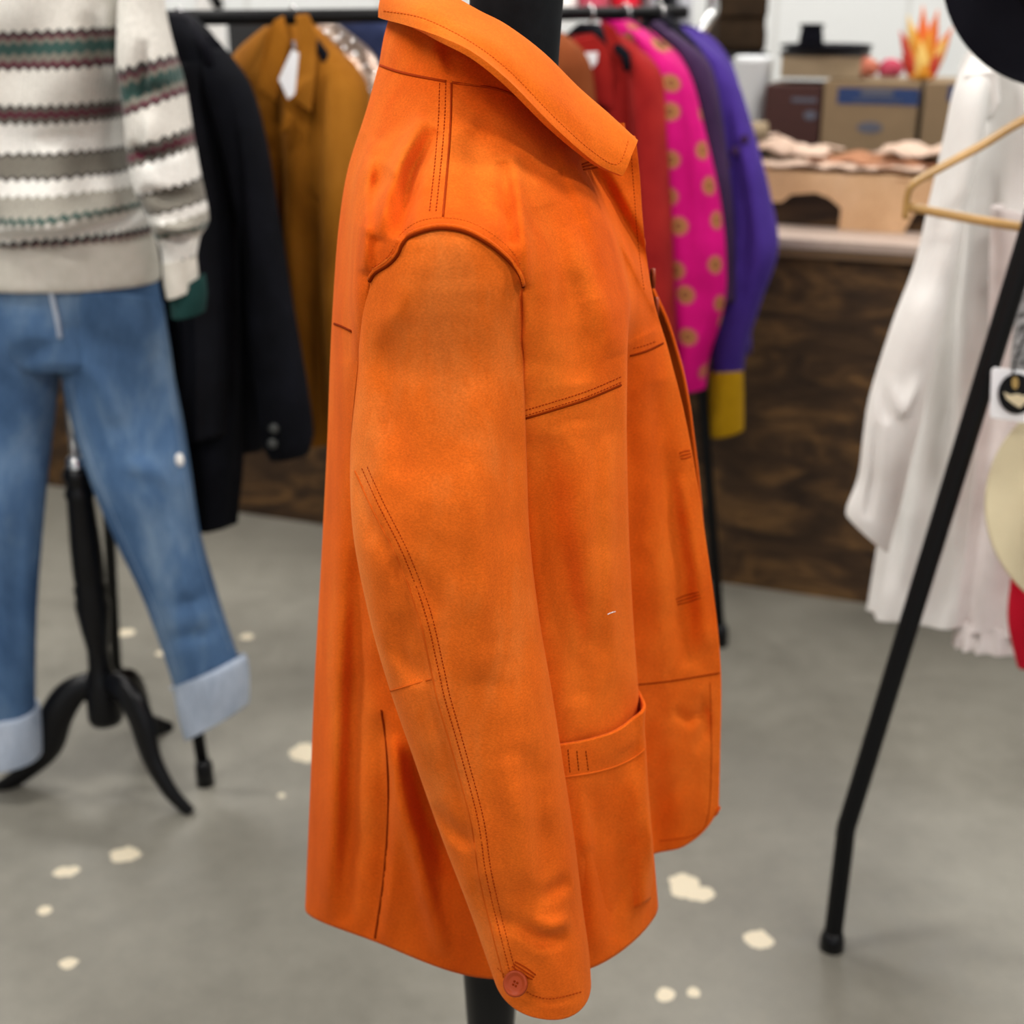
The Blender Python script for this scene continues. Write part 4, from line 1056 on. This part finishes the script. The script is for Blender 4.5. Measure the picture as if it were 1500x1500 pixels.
def top_sheet(s0, s1, d0, d1, z, mat, name, parent, seed, amp=.02, curl=0, th=.004, rag=.05):
    from mathutils import noise as mn
    N1, N2 = 40, 14; vs = []
    for i in range(N1+1):
        for j in range(N2+1):
            a = i/N1; b = j/N2
            s = s0+(s1-s0)*a + rag*mn.noise(Vector((b*5+seed, seed, 1)))*(abs(a-.5)*2)
            d = d0+(d1-d0)*b + rag*mn.noise(Vector((a*8+seed, seed, 2)))*(abs(b-.5)*2)
            zz = z + amp*abs(mn.noise(Vector((s*9+seed, b*1.6, seed))))*1.6 + curl*(a**3)
            vs.append(on_counter(s, d, zz))
    return mk(name, vs, grid_faces(N1+1, N2+1, False, True), mat, parent, solid=-th)
def s_of(x, y, z):     # position along the counter of pixel x at height z
    d_ = ray(x, y); t = (z-H)/d_.z; p = Vector((0, 0, H))+d_*t; return (p-mid).dot(cd), (p-mid).dot(cnorm)
sA, dA = s_of(1130, 240, TZ); sB, dB = s_of(1400, 250, TZ)
top_sheet(sA-.1, sB+.1, .155, .40, TZ+.004, M['hide'], 'top_part', h1, 3, .012)
h2 = thing('leather_hide', 'brown leather hide lying across the pale hides', 'leather hide', tuple(on_counter((sA+sB)/2, .3, TZ+.02)), 'leather hides on the counter')
top_sheet(sA+.12, sB-.02, .20, .42, TZ+.028, M['hide_brown'], 'hide_sheet', h2, 8, .02)
h3 = thing('leather_hide', 'rolled pale pink leather hide on top of the hide stack', 'leather hide', tuple(on_counter((sA+sB)/2, .3, TZ+.05)), 'leather hides on the counter')
top_sheet(sA+.30, sB+.12, .24, .44, TZ+.050, M['hide_pink'], 'hide_sheet', h3, 14, .035)
h4 = thing('leather_hide', 'small crumpled pale leather offcut at the left end of the hide stack', 'leather hide', tuple(on_counter(sA, .3, TZ+.05)), 'leather hides on the counter')
top_sheet(sA-.02, sA+.16, .22, .42, TZ+.045, M['hide_pink'], 'hide_sheet', h4, 21, .035)
h5 = thing('leather_hide', 'flat pale leather hide spread under the brown hide', 'leather hide', tuple(on_counter(sA, .2, TZ+.02)), 'leather hides on the counter')
top_sheet(sA-.03, sA+.42, .165, .24, TZ+.022, M['hide_pink'], 'hide_sheet', h5, 27, .02)

# boxes standing on a shelf behind the hides
SD = .46; SZ = TZ
def cbx(s0, s1, d0, d1, z0, z1, name, mat, par, **k): return cbox(s0, s1, d0, d1, z0, z1).build(name, mat, par, smooth=False, bevel=.003, **k)
def sx(x, y, d):   # along-counter coordinate and height where pixel (x, y) meets the plane d behind the front
    r_ = ray(x, y); p0 = mid+cnorm*d; t = (p0-CAM).dot(cnorm)/r_.dot(cnorm); p = CAM+r_*t
    return (p-mid).dot(cd), p.z
def carton(name, label, cat, x0, x1, yt, d, dep, mat, zb, group=None):
    s0, z1 = sx(x0, yt, d); s1, _ = sx(x1, yt, d)
    e = thing(name, label, cat, tuple(on_counter((s0+s1)/2, d+dep/2, zb)), group)
    cbx(s0, s1, d, d+dep, zb, z1, 'carton', mat, e)
    cbox(s0+.001, s1-.001, d-.001+dep/2-.02, d+dep/2+.02, z1-.0005, z1+.0015).build('packing_tape', M['kraft_light'], e, smooth=False)
    return e, s0, s1, z1
d2 = .70
bench = thing('back_shelf', 'dark wooden shelf unit standing right behind the counter', 'shelf', tuple(on_counter(0, .9, 0)))
cbox(-hl, hl, .675, 1.15, 1.00, 1.045).build('shelf_top', M['crate'], bench, smooth=False)
for ss in (-hl+.02, -.4, .6, hl-.02):
    cbox(ss-.02, ss+.02, .68, 1.14, 0, 1.00).build('support', M['crate'], bench, smooth=False)
BZ = 1.0455
kb, s0, s1, z1 = carton('cardboard_box', 'brown cardboard box printed with a blue band and a small grey-blue emblem', 'box', 1208, 1348, 118, d2, .26, M['kraft'], BZ)
def decal(x0, y0, x1, y1, d, name, mat, par, ell_=False):
    a = sx(x0, y0, d); b = sx(x1, y1, d); mb = MB()
    if ell_:
        n = 28; vs = []
        for dd in (d-.0012, d-.0002):
            for k in range(n):
                th = 2*PI*k/n; vs.append(on_counter((a[0]+b[0])/2+(b[0]-a[0])/2*math.cos(th), dd, (a[1]+b[1])/2+(a[1]-b[1])/2*math.sin(th)))
        mb.add(vs, [tuple(range(n)), tuple(range(2*n-1, n-1, -1))]+[(i, i+n, (i+1) % n+n, (i+1) % n) for i in range(n)])
    else: cbox(a[0], b[0], d-.0012, d-.0002, min(a[1], b[1]), max(a[1], b[1]), mb)
    return mb.build(name, mat, par, smooth=False)
decal(1228, 128, 1346-1, 155, d2, 'printed_band', M['blue_ink'], kb)
decal(1262, 130, 1308, 142, d2-.0012, 'printed_logo', M['grey_ink'], kb)
decal(1250, 146, 1320, 150, d2-.0012, 'printed_line', M['grey_ink'], kb)
decal(1256, 178, 1292, 196, d2, 'printed_emblem', M['grey_ink'], kb, True)
mr, *_ = carton('maroon_box', 'dark maroon box with pale lettering left of the blue-banded box', 'box', 1122, 1204, 124, d2, .24, M['maroon'], BZ+.03)
decal(1160, 143, 1196, 150, d2, 'printed_line', M['grey_ink'], mr); decal(1178, 162, 1196, 176, d2, 'printed_emblem', M['grey_ink'], mr, True)
s0_, _z = sx(1122, 190, d2); s1_, _z = sx(1204, 190, d2)
e = thing('cardboard_tray', 'shallow kraft tray under the maroon box', 'tray', tuple(on_counter((s0_+s1_)/2, d2+.13, BZ)))
cbx(s0_-.01, s1_-.002, d2-.005, d2+.25, BZ, BZ+.0295, 'tray', M['kraft'], e)
k2, *_ = carton('cardboard_box', 'brown cardboard box with a blue corner print at the right beside the white shirt', 'box', 1356, 1440, 120, d2, .26, M['kraft'], BZ)
decal(1390, 125, 1430, 150, d2, 'printed_band', M['blue_ink'], k2)
# upper carton on top of the maroon and blue boxes
zt = min(_z for _z in (sx(1122, 124, d2)[1], sx(1208, 118, d2)[1]))
zup = max(sx(1122, 124, d2)[1], z1)+.003
sa, zu = sx(1145, 75, d2+.05); sb, _ = sx(1262, 75, d2+.05)
e = thing('pale_box', 'pale open cardboard box stacked on top of the maroon box', 'box', tuple(on_counter((sa+sb)/2, d2+.13, zup)))
cbx(sa, sb, d2+.05, d2+.24, zup, zu, 'carton', M['kraft_light'], e)
cbox(sa-.004, sb+.004, d2+.046, d2+.244, zu-.012, zu+.002).build('black_rim', M['black_shelf'], e, smooth=False)
e = thing('black_hat', 'black felt hat with a flat brim lying on the pale cardboard box', 'hat', tuple(on_counter((sa+sb)/2, d2+.14, zu+.003)))
cc_ = on_counter((sa+sb)/2-.0, d2+.14, zu+.0035)
MB().lathe([(0, .0), (.085, .0), (.125, .004), (.135, .012), (.128, .014), (.07, .010), (.0, .010)], cc_, None, 36).build('brim', M['black_felt'], e)
MB().lathe([(0, .010), (.036, .010), (.034, .035), (.030, .058), (.038, .066), (.030, .070), (0, .068)], cc_+cd*(-.045), None, 28).build('crown', M['black_felt'], e)
# flame ornament
sf, zf = sx(1352, 112, d2+.08)
fb = z1+.004
e = thing('flame_ornament', 'artificial flame of red, orange and yellow petals standing on the blue-banded box', 'ornament', tuple(on_counter(sx(1352, 112, d2+.1)[0], d2+.1, fb)))
fm = [plain('flame_red', (.48, .03, .01), .5), plain('flame_orange', (.72, .14, .015), .5), plain('flame_yellow', (.74, .48, .12), .5), plain('flame_amber', (.66, .26, .01), .5)]
pet = [(1352, 8, 0, 1), (1330, 22, 0, 2), (1374, 14, 1, 1), (1318, 45, 0, 0), (1386, 55, 1, 2), (1340, 40, 2, 3), (1362, 42, 2, 3), (1350, 60, 3, 2), (1328, 70, 2, 0), (1378, 78, 2, 0), (1320, 82, 0, 0), (1366, 30, 0, 1), (1395, 40, 0, 1), (1352, 74, 3, 3)]
for i, (x, y, k, c_) in enumerate(pet):
    dd = d2+.13-k*.02
    sb_, _ = sx(1350+(x-1350)*.25, 110, dd); st_, zt_ = sx(x, y, dd); h_ = zt_-fb
    pts = []; rs = []
    for t in (0, .2, .45, .7, .9, 1):
        pts.append(on_counter(sb_+(st_-sb_)*t**1.3, dd, fb+h_*t)); rs.append(max(.001, .020*math.sin(PI*min(.98, .22+t*.78))))
    MB().tube(pts, rs, 10, .35, up=tuple(cd)).build('petal', fm[c_], e)
MB().lathe([(0, 0), (.03, 0), (.035, .012), (.02, .02), (0, .02)], on_counter(sx(1350, 110, d2+.1)[0], d2+.1, fb)).build('base', fm[3], e)
# pink and salmon bundle
s_, _ = sx(1283, 105, d2+.08)
e = thing('fabric_bundle', 'small salmon and pink cloth bundle beside the flame ornament', 'bundle', tuple(on_counter(s_, d2+.1, fb)))
def blob(c, r, name, mat, par, seed, sq=(1, 1, 1)):
    from mathutils import noise as mn
    vs = []; N1, N2 = 14, 24
    for i in range(N1+1):
        for j in range(N2):
            a = PI*i/N1; b = 2*PI*j/N2; d = Vector((math.sin(a)*math.cos(b), math.sin(a)*math.sin(b), math.cos(a)))
            k = 1+.3*mn.noise(d*2.2+Vector((seed, 0, 0)))
            vs.append(c+Vector((d.x*sq[0], d.y*sq[1], max(-.9, d.z)*sq[2]))*r*k)
    return mk(name, vs, grid_faces(N1+1, N2, True), mat, par)
blob(on_counter(s_-.035, d2+.1, fb+.028), .034, 'cloth', plain('salmon_cloth', (.50, .15, .09), .8), e, 1, (1.2, .8, .8))
blob(on_counter(s_+.035, d2+.12, fb+.026), .032, 'cloth', M['pinkcloth'], e, 4, (1.1, .8, .8))

# white tub, tan roll and a dark pot left of the boxes
def standing(x, yb, yt, wpx, d, name, label, cat, mat, prof=None):
    s_, zb = sx(x, yb, d); _, zt_ = sx(x, yt, d); rr = abs(sx(x+wpx/2, yb, d)[0]-sx(x-wpx/2, yb, d)[0])/2
    zb = BZ; h_ = zt_-zb
    e = thing(name, label, cat, tuple(on_counter(s_, d, zb)))
    prof = prof or [(0, 0), (.82, 0), (.86, .02), (1, .92), (1.05, .94), (1.05, .99), (.98, 1), (.93, .97), (.88, .05), (0, .04)]
    MB().lathe([(a*rr, b*h_) for a, b in prof], on_counter(s_, d, zb), None, 36).build('vessel', mat, e)
    return e
e = standing(1098, 190, 82, 52, .80, 'plastic_tub', 'tall white plastic tub between the purple jacket and the maroon box', 'tub', M['white_plastic'])
s_, zz = sx(1116, 168, .62)
e = thing('wooden_roll', 'short tan wooden roll lying on the counter before the white tub', 'roll', tuple(on_counter(s_, .60, TZ)))
MB().tube([on_counter(s_-.03, .58, TZ+.062), on_counter(s_+.02, .60, TZ+.062)], [.03, .03], 24).build('roll', M['kraft_light'], e)
e = thing('leather_pot', 'dark round pot under the tan roll at the end of the hides', 'pot', tuple(on_counter(s_, .58, TZ)))
MB().lathe([(0, 0), (.04, 0), (.045, .015), (.04, .03), (0, .03)], on_counter(s_-.005, .59, TZ+.001)).build('pot', M['black_shelf'], e)

# things further back along the top of the picture
wb = thing('wooden_crate', 'dark brown wooden crate on the high shelf post right of the chrome hook', 'crate', tuple(P(1090, 75, 4.85)))
a = P(1050, 76, 4.85); b = P(1128, -60, 4.85)
MB().box(((a.x+b.x)/2, 5.0, (a.z+b.z)/2), (b.x-a.x, .3, b.z-a.z)).build('crate_body', M['crate'], wb, smooth=False, bevel=.004)
for k in range(3): MB().box(((a.x+b.x)/2, 4.845, a.z+(b.z-a.z)*(.15+.35*k)), (b.x-a.x+.004, .012, .06)).build('slat', M['crate'], wb, smooth=False, bevel=.002)
ps = thing('display_stand', 'white square pedestal carrying the dark wooden crate', 'pedestal', (((a.x+b.x)/2), 5.0, 0))
MB().box(((a.x+b.x)/2, 5.0, (a.z-.02)/2), (.13, .26, a.z-.02)).build('column', M['white_plastic'], ps, smooth=False)
MB().box(((a.x+b.x)/2, 5.0, a.z-.011), (.19, .30, .018)).build('top_plate', M['black_shelf'], ps, smooth=False)

# black grid partition behind brown jacket
pa = P(300, 34, 3.5); pb = P(575, 26, 3.5)
zpt = P(430, 32, 4.3).z
pn = thing('display_partition', 'low black partition panel seen above the brown suede jacket', 'partition', (-.6, 4.9, 0))
xa = P(335, 40, 4.9).x; xb = P(700, 40, 4.9).x; zt_ = P(430, 32, 4.9).z
MB().box(((xa+xb)/2, 4.9, zt_/2), (xb-xa, .05, zt_)).build('panel', M['black_shelf'], pn, smooth=False)
for q in (xa+.1, xb-.1): MB().box((q, 4.9, .02), (.06, .5, .04)).build('foot', M['black_metal'], pn, smooth=False)
# second rack's clothes far behind: coloured clothes over the red jacket, a pale garment above the coats
RZ = P(900, -60, 5.45).z
r2 = thing('clothing_rack', 'distant black rack holding the crimson and grey shirts at the top of the picture', 'clothing rack', (.1, 5.45, 0))
MB().tube([(-.35, 5.45, RZ), (.75, 5.45, RZ)], .014, 12).build('rail', M['black_metal'], r2)
for x_ in (-.35, .75): MB().tube([(x_, 5.45, 0), (x_, 5.45, RZ)], .014, 12).build('leg', M['black_metal'], r2)
for x_ in (-.35, .75): MB().tube([(x_, 5.19, .016), (x_, 5.71, .016)], .014, 12).build('base_bar', M['black_metal'], r2)
for (x0, x1, yb, nm, lb, mt) in ((808, 845, 30, 'cream_shirt', 'cream shirt leftmost on the distant rack', 'white_cloth'), (846, 892, 28, 'rose_shirt', 'dusty rose shirt on the distant rack beside the crimson one', 'pinkcloth'), (893, 938, 32, 'crimson_shirt', 'crimson shirt on the distant rack above the pink dotted shirt', 'red_cloth'),
                                 (940, 962, 34, 'grey_shirt', 'mid grey shirt right of the crimson shirt on the distant rack', 'grey_cloth'), (963, 980, 34, 'black_shirt', 'black shirt between the mid grey and the pale grey ones on the distant rack', 'black_wool'), (981, 1012, 64, 'pale_grey_shirt', 'pale grey shirt rightmost on the distant rack beside the chrome hook', 'pale')):
    mat = M[mt] if mt in M else cloth('pale_grey_cotton', (.42, .42, .46), (.52, .52, .56), 8)
    e = thing(nm, lb, 'shirt', tuple(P((x0+x1)/2, yb, 5.45)))
    loft('shirt_body', [(x0+6, -58, x1-6, -58, 5.45, .02, 0), (x0, -45, x1, -45, 5.45, .05, 0), (x0, 0, x1, 0, 5.45, .16, 0), (x0, yb, x1, yb, 5.45, .18, 0)] if yb < 60 else [(x0+6, -58, x1-6, -58, 5.45, .02, 0), (x0, -45, x1, -45, 5.45, .05, 0), (x0, 0, x1, 0, 5.45, .16, 0), (x0, yb, x1, yb, 5.45, .18, 0)], mat, e, rip=.006, rn=5)
# chrome / clear hook hanging at the rack end
e = thing('chrome_hanger', 'chrome hanger hooked on the rack end above the purple jacket', 'hanger', tuple(P(1030, 60, 3.36)))
MB().tube([P(x, y, Y) for x, y, Y in spline([(1018, -40, 3.36), (1040, -14, 3.36), (1046, 14, 3.36), (1034, 36, 3.35), (1022, 52, 3.34), (1034, 70, 3.34), (1056, 80, 3.34)], 6)], .012, 12).build('wire', M['chrome'], e)
e = thing('white_towel', 'white cloth hanging between the black coats and the black partition', 'cloth', tuple(P(310, 90, 5.15)))
loft('cloth', [(285, -70, 325, -70, 5.2, .02, 0), (286, 0, 328, 0, 5.2, .03, 0), (290, 88, 334, 92, 5.2, .03, 0)], M['white_cloth'], e, rip=.004)
r3a = P(300, -75, 5.2)
rr_ = thing('wall_rail', 'thin black stand with a rail carrying the white cloth', 'stand', (r3a.x, 5.2, 0))
MB().tube([(r3a.x-.3, 5.2, r3a.z), (r3a.x+.3, 5.2, r3a.z)], .01, 10).build('rail', M['black_metal'], rr_)
MB().tube([(r3a.x-.3, 5.2, 0), (r3a.x-.3, 5.2, r3a.z)], .012, 10).build('post', M['black_metal'], rr_)
MB().tube([P(300, -30, 5.18), P(322, 12, 5.17)], .02, 10).build('brace', M['black_metal'], rr_)
MB().box((r3a.x-.3, 5.2, .01), (.3, .3, .02)).build('base_plate', M['black_metal'], rr_, smooth=False)

# ---------------------------------------------------------------- right-hand rack, white shirts, hats
fr = ground(1219, 1388)
A0 = P(1219, 1380, fr.y+.0); A1 = P(1240, 1212, fr.y-.005); A2 = P(1370, 790, 1.89); A3 = P(1500, 370, 1.87)
top = A3 + (A3-A2)*((1.66-A3.z)/(A3.z-A2.z))
RT = Vector((1.55, 2.9, 1.66))
rr2 = thing('clothing_rack', 'black metal rack at the right with a slanted leg and the white shirts', 'clothing rack', (fr.x, fr.y, 0))
q = spline([tuple(A0), tuple(A0.lerp(A1, .8)), tuple(A1), tuple(A1.lerp(A2, .12)), tuple(A2), tuple(A3), tuple(top)], 6)
lg = MB().tube([Vector(a) for a in q], .0155, 18).build('leg', M['black_metal'], rr2)
MB().tube([(A0.x, A0.y, 0), (A0.x, A0.y, .02), (A0.x, A0.y, .035)], [.021, .020, .016], 18).build('rubber_foot', M['black_paint'], lg)
def mleg(p, name='leg'):
    f0 = Vector((2*top.x-A0.x, 2*top.y-A0.y, 0))
q2 = [Vector((2*top.x-a[0], top.y+(top.y-a[1]), a[2])) for a in q]
MB().tube(q2, .0155, 14).build('leg', M['black_metal'], rr2)
off = RT-top
MB().tube([Vector(a)+off for a in q], .0155, 14).build('leg', M['black_metal'], rr2)
MB().tube([a+off for a in q2], .0155, 14).build('leg', M['black_metal'], rr2)
MB().tube([top-(RT-top)*.08, RT+(RT-top)*.05], .0155, 16).build('rail', M['black_metal'], rr2)
hd = Vector((.86, -.52, 0))

ws = thing('white_shirt', 'long white cotton shirt with loose sleeve, frontmost on the right-hand rack', 'shirt', tuple(P(1400, 900, 2.25)))
wc = Creases(1.6)
wc.add([(1418, 200), (1400, 340), (1385, 480), (1375, 640), (1360, 820)], 9, .022, fade=False); wc.add([(1440, 200), (1425, 400), (1410, 640), (1400, 860)], 12, -.014)
wc.add([(1385, 500), (1370, 640), (1345, 800), (1330, 880)], 8, .016); wc.add([(1455, 260), (1450, 450), (1440, 650)], 10, .012)
wc.add([(1410, 172), (1432, 176), (1456, 170)], 4, .012); wc.add([(1300, 700), (1310, 780), (1305, 860)], 8, .012)
loft('shirt_body', [(1432, 60, 1530, 60, 2.28, .04, -.05), (1412, 100, 1590, 105, 2.27, .06, -.10), (1400, 180, 1600, 185, 2.26, .07, -.10), (1380, 300, 1590, 300, 2.26, .075, -.10), (1350, 450, 1580, 450, 2.25, .08, -.10), (1325, 600, 1560, 600, 2.24, .08, -.10), (1300, 740, 1530, 745, 2.23, .08, -.10), (1282, 860, 1490, 885, 2.22, .085, -.10), (1278, 884, 1480, 908, 2.22, .085, -.10)],
     M['white_cloth'], ws, cre=wc, rip=.008, rn=7, n=96, per=10)
w2 = Creases(1.6); w2.add([(1320, 460), (1290, 560), (1300, 620)], 9, .014); w2.add([(1300, 560), (1320, 600), (1345, 560)], 9, -.012); w2.add([(1285, 620), (1280, 700), (1270, 760)], 6, .012); w2.add([(1400, 200), (1380, 330), (1350, 440)], 10, .010)
loft('shirt_sleeve', [(1428, 76, 1462, 90, 2.20, .03, 0), (1402, 126, 1446, 140, 2.17, .045, 0), (1386, 200, 1436, 205, 2.15, .05, 0), (1366, 290, 1414, 292, 2.14, .05, 0), (1342, 390, 1396, 392, 2.13, .05, 0), (1308, 480, 1375, 482, 2.12, .05, 0), (1276, 580, 1350, 600, 2.12, .05, 0), (1266, 640, 1335, 660, 2.12, .048, 0), (1258, 700, 1322, 722, 2.12, .042, 0), (1242, 742, 1306, 782, 2.12, .042, 0), (1240, 756, 1300, 806, 2.12, .04, 0)],
     M['white_cloth'], ws, cre=w2, n=56, per=10)
slab('pocket_flap', [(1412, 108), (1462, 102), (1466, 150), (1455, 170), (1432, 176), (1410, 168)], [2.155, 2.135, 2.13, 2.13, 2.14, 2.155], M['white_cloth'], ws, .008, bevel=.004)
ws2 = thing('pale_shirt', 'pale pinkish white shirt with a frilled hem, behind the slanted rack leg', 'shirt', tuple(P(1470, 930, 2.05)))
loft('shirt_body', [(1455, 300, 1650, 320, 2.10, .05, -.08), (1450, 500, 1660, 520, 2.09, .06, -.10), (1430, 700, 1640, 720, 2.08, .065, -.10), (1412, 880, 1600, 900, 2.07, .07, -.10), (1406, 905, 1590, 925, 2.07, .07, -.10)], M['pink_white'], ws2, rip=.012, rn=11, n=96, wr=.01)
loft('frill', [(1412, 898, 1590, 915, 2.07, .068, -.10), (1408, 920, 1596, 940, 2.07, .076, -.10), (1408, 934, 1598, 950, 2.07, .08, -.10)], M['pink_white'], ws2, rip=.007, rn=22, n=160)
e = thing('boucle_scarf', 'black and white speckled scarf hanging behind the slanted rack leg at the right edge', 'scarf', tuple(P(1505, 540, 1.96)))
loft('scarf_cloth', [(1500, 380, 1560, 380, 1.99, .02, 0), (1490, 450, 1560, 450, 1.99, .025, 0), (1480, 540, 1556, 545, 1.98, .025, 0), (1482, 560, 1550, 565, 1.98, .02, 0)], M['pattern'], e)
e = thing('red_dress', 'crimson garment hanging below the cream hat at the right edge', 'dress', tuple(P(1500, 980, 1.99)))
loft('dress_body', [(1500, 640, 1620, 640, 1.965, .03, -.03), (1490, 760, 1630, 760, 1.965, .03, -.03), (1480, 850, 1640, 850, 1.96, .03, -.03), (1476, 910, 1640, 910, 1.955, .03, -.03), (1490, 975, 1640, 985, 1.95, .03, -.03)], M['red_cloth'], e, rip=.004)

# wooden hanger
wh = thing('wooden_hanger', 'empty varnished wooden hanger with a trouser bar in front of the white shirt', 'hanger', tuple(P(1600, 100, 1.93)))
hp = spline([(1326, 320, 2.04), (1329, 290, 2.04), (1338, 270, 2.035), (1370, 250, 2.02), (1440, 212, 1.99), (1505, 174, 1.96), (1590, 148, 1.92), (1680, 190, 1.88), (1770, 260, 1.84), (1810, 300, 1.82), (1816, 350, 1.82)], 8)
MB().tube([P(*a) for a in hp], [.009+.0*i for i in range(len(hp))], 14, .55, up=(0, 1, 0)).build('shoulder_bar', M['hanger_wood'], wh)
hb_ = [(1330, 303, 2.038), (1500, 333, 1.955), (1812, 400-30, 1.82)]
MB().tube([P(*a) for a in spline(hb_, 6)], .0068, 14).build('trouser_bar', M['hanger_wood'], wh)
hk = P(1590, 148, 1.92)
MB().tube([hk, hk+Vector((0, 0, .08)), Vector((hk.x+.02, hk.y, hk.z+.11)), Vector((hk.x+.01, hk.y, hk.z+.15))], .002, 8).build('hook', M['chrome'], wh)

def hat(x, y, Y, R, name, label, mat, band, tilt=(0, 0), turn=1):
    c = P(x, y, Y); e = thing(name, label, 'hat', tuple(c))
    n_ = ((CAM-c).normalized()+Vector((tilt[0], 0, tilt[1]))).normalized()*turn
    Mq = n_.to_track_quat('Z', 'Y').to_matrix()
    MB().lathe([(R*.46, 0), (R*.6, -.001), (R*.9, .002), (R*.985, .007), (R, .0085), (R*.995, .012), (R*.97, .0115), (R*.9, .006), (R*.6, .003), (R*.44, .004)], c, Mq, 72).build('brim', mat, e)
    MB().lathe([(R*.47, .0), (R*.46, .03), (R*.43, .07), (R*.40, .095), (R*.33, .108), (R*.2, .105), (0, .098)], c, Mq, 48).build('crown', mat, e)
    MB().lathe([(R*.472, .004), (R*.475, .006), (R*.468, .028), (R*.462, .03)], c, Mq, 48).build('hat_band', band, e)
    return e
hat(1631, 739, 1.80, .172, 'cream_hat', 'cream felt hat with a wide brim hanging at the right edge', M['cream_felt'], M['ledge_wood'])
hat(1571, -62, 1.86, .158, 'felt_hat', 'black felt hat hanging at the top right corner above the white shirt', M['black_felt'], M['black_metal'])

lt = thing('jewellery_card', 'white card with a black oval and a gold brooch behind the cream hat brim', 'card', tuple(P(1480, 580, 1.845)))
slab('card', [(1456, 538), (1520, 546), (1516, 622), (1452, 612), (1450, 606), (1452, 542)], 1.845, M['white_card'], lt, .002)
def disc(cx, cy, rx, ry, Y, mat, name, par, th=.0015):
    n = 28; poly = [(cx+rx*math.cos(2*PI*k/n), cy+ry*math.sin(2*PI*k/n)) for k in range(n)]
    return slab(name, poly, Y, mat, par, th, bevel=0)
disc(1489, 577, 27, 30, 1.8425, M['black_metal'], 'black_oval', lt)
mbp = [(1470, 574), (1480, 579), (1490, 577), (1500, 580), (1510, 576), (1504, 588), (1494, 598), (1484, 592), (1474, 584)]
slab('brooch', mbp, 1.8405, plain('pale_gold', (.8, .68, .45), .3, .4), lt, .002, bevel=.0006)
disc(1487, 561, 5, 9, 1.8405, M['gold'], 'brooch_drop', lt)
strip('string', [(1484, 548), (1490, 520), (1503, 490)], [1.84, 1.84, 1.84], .0015, M['black_metal'], lt)
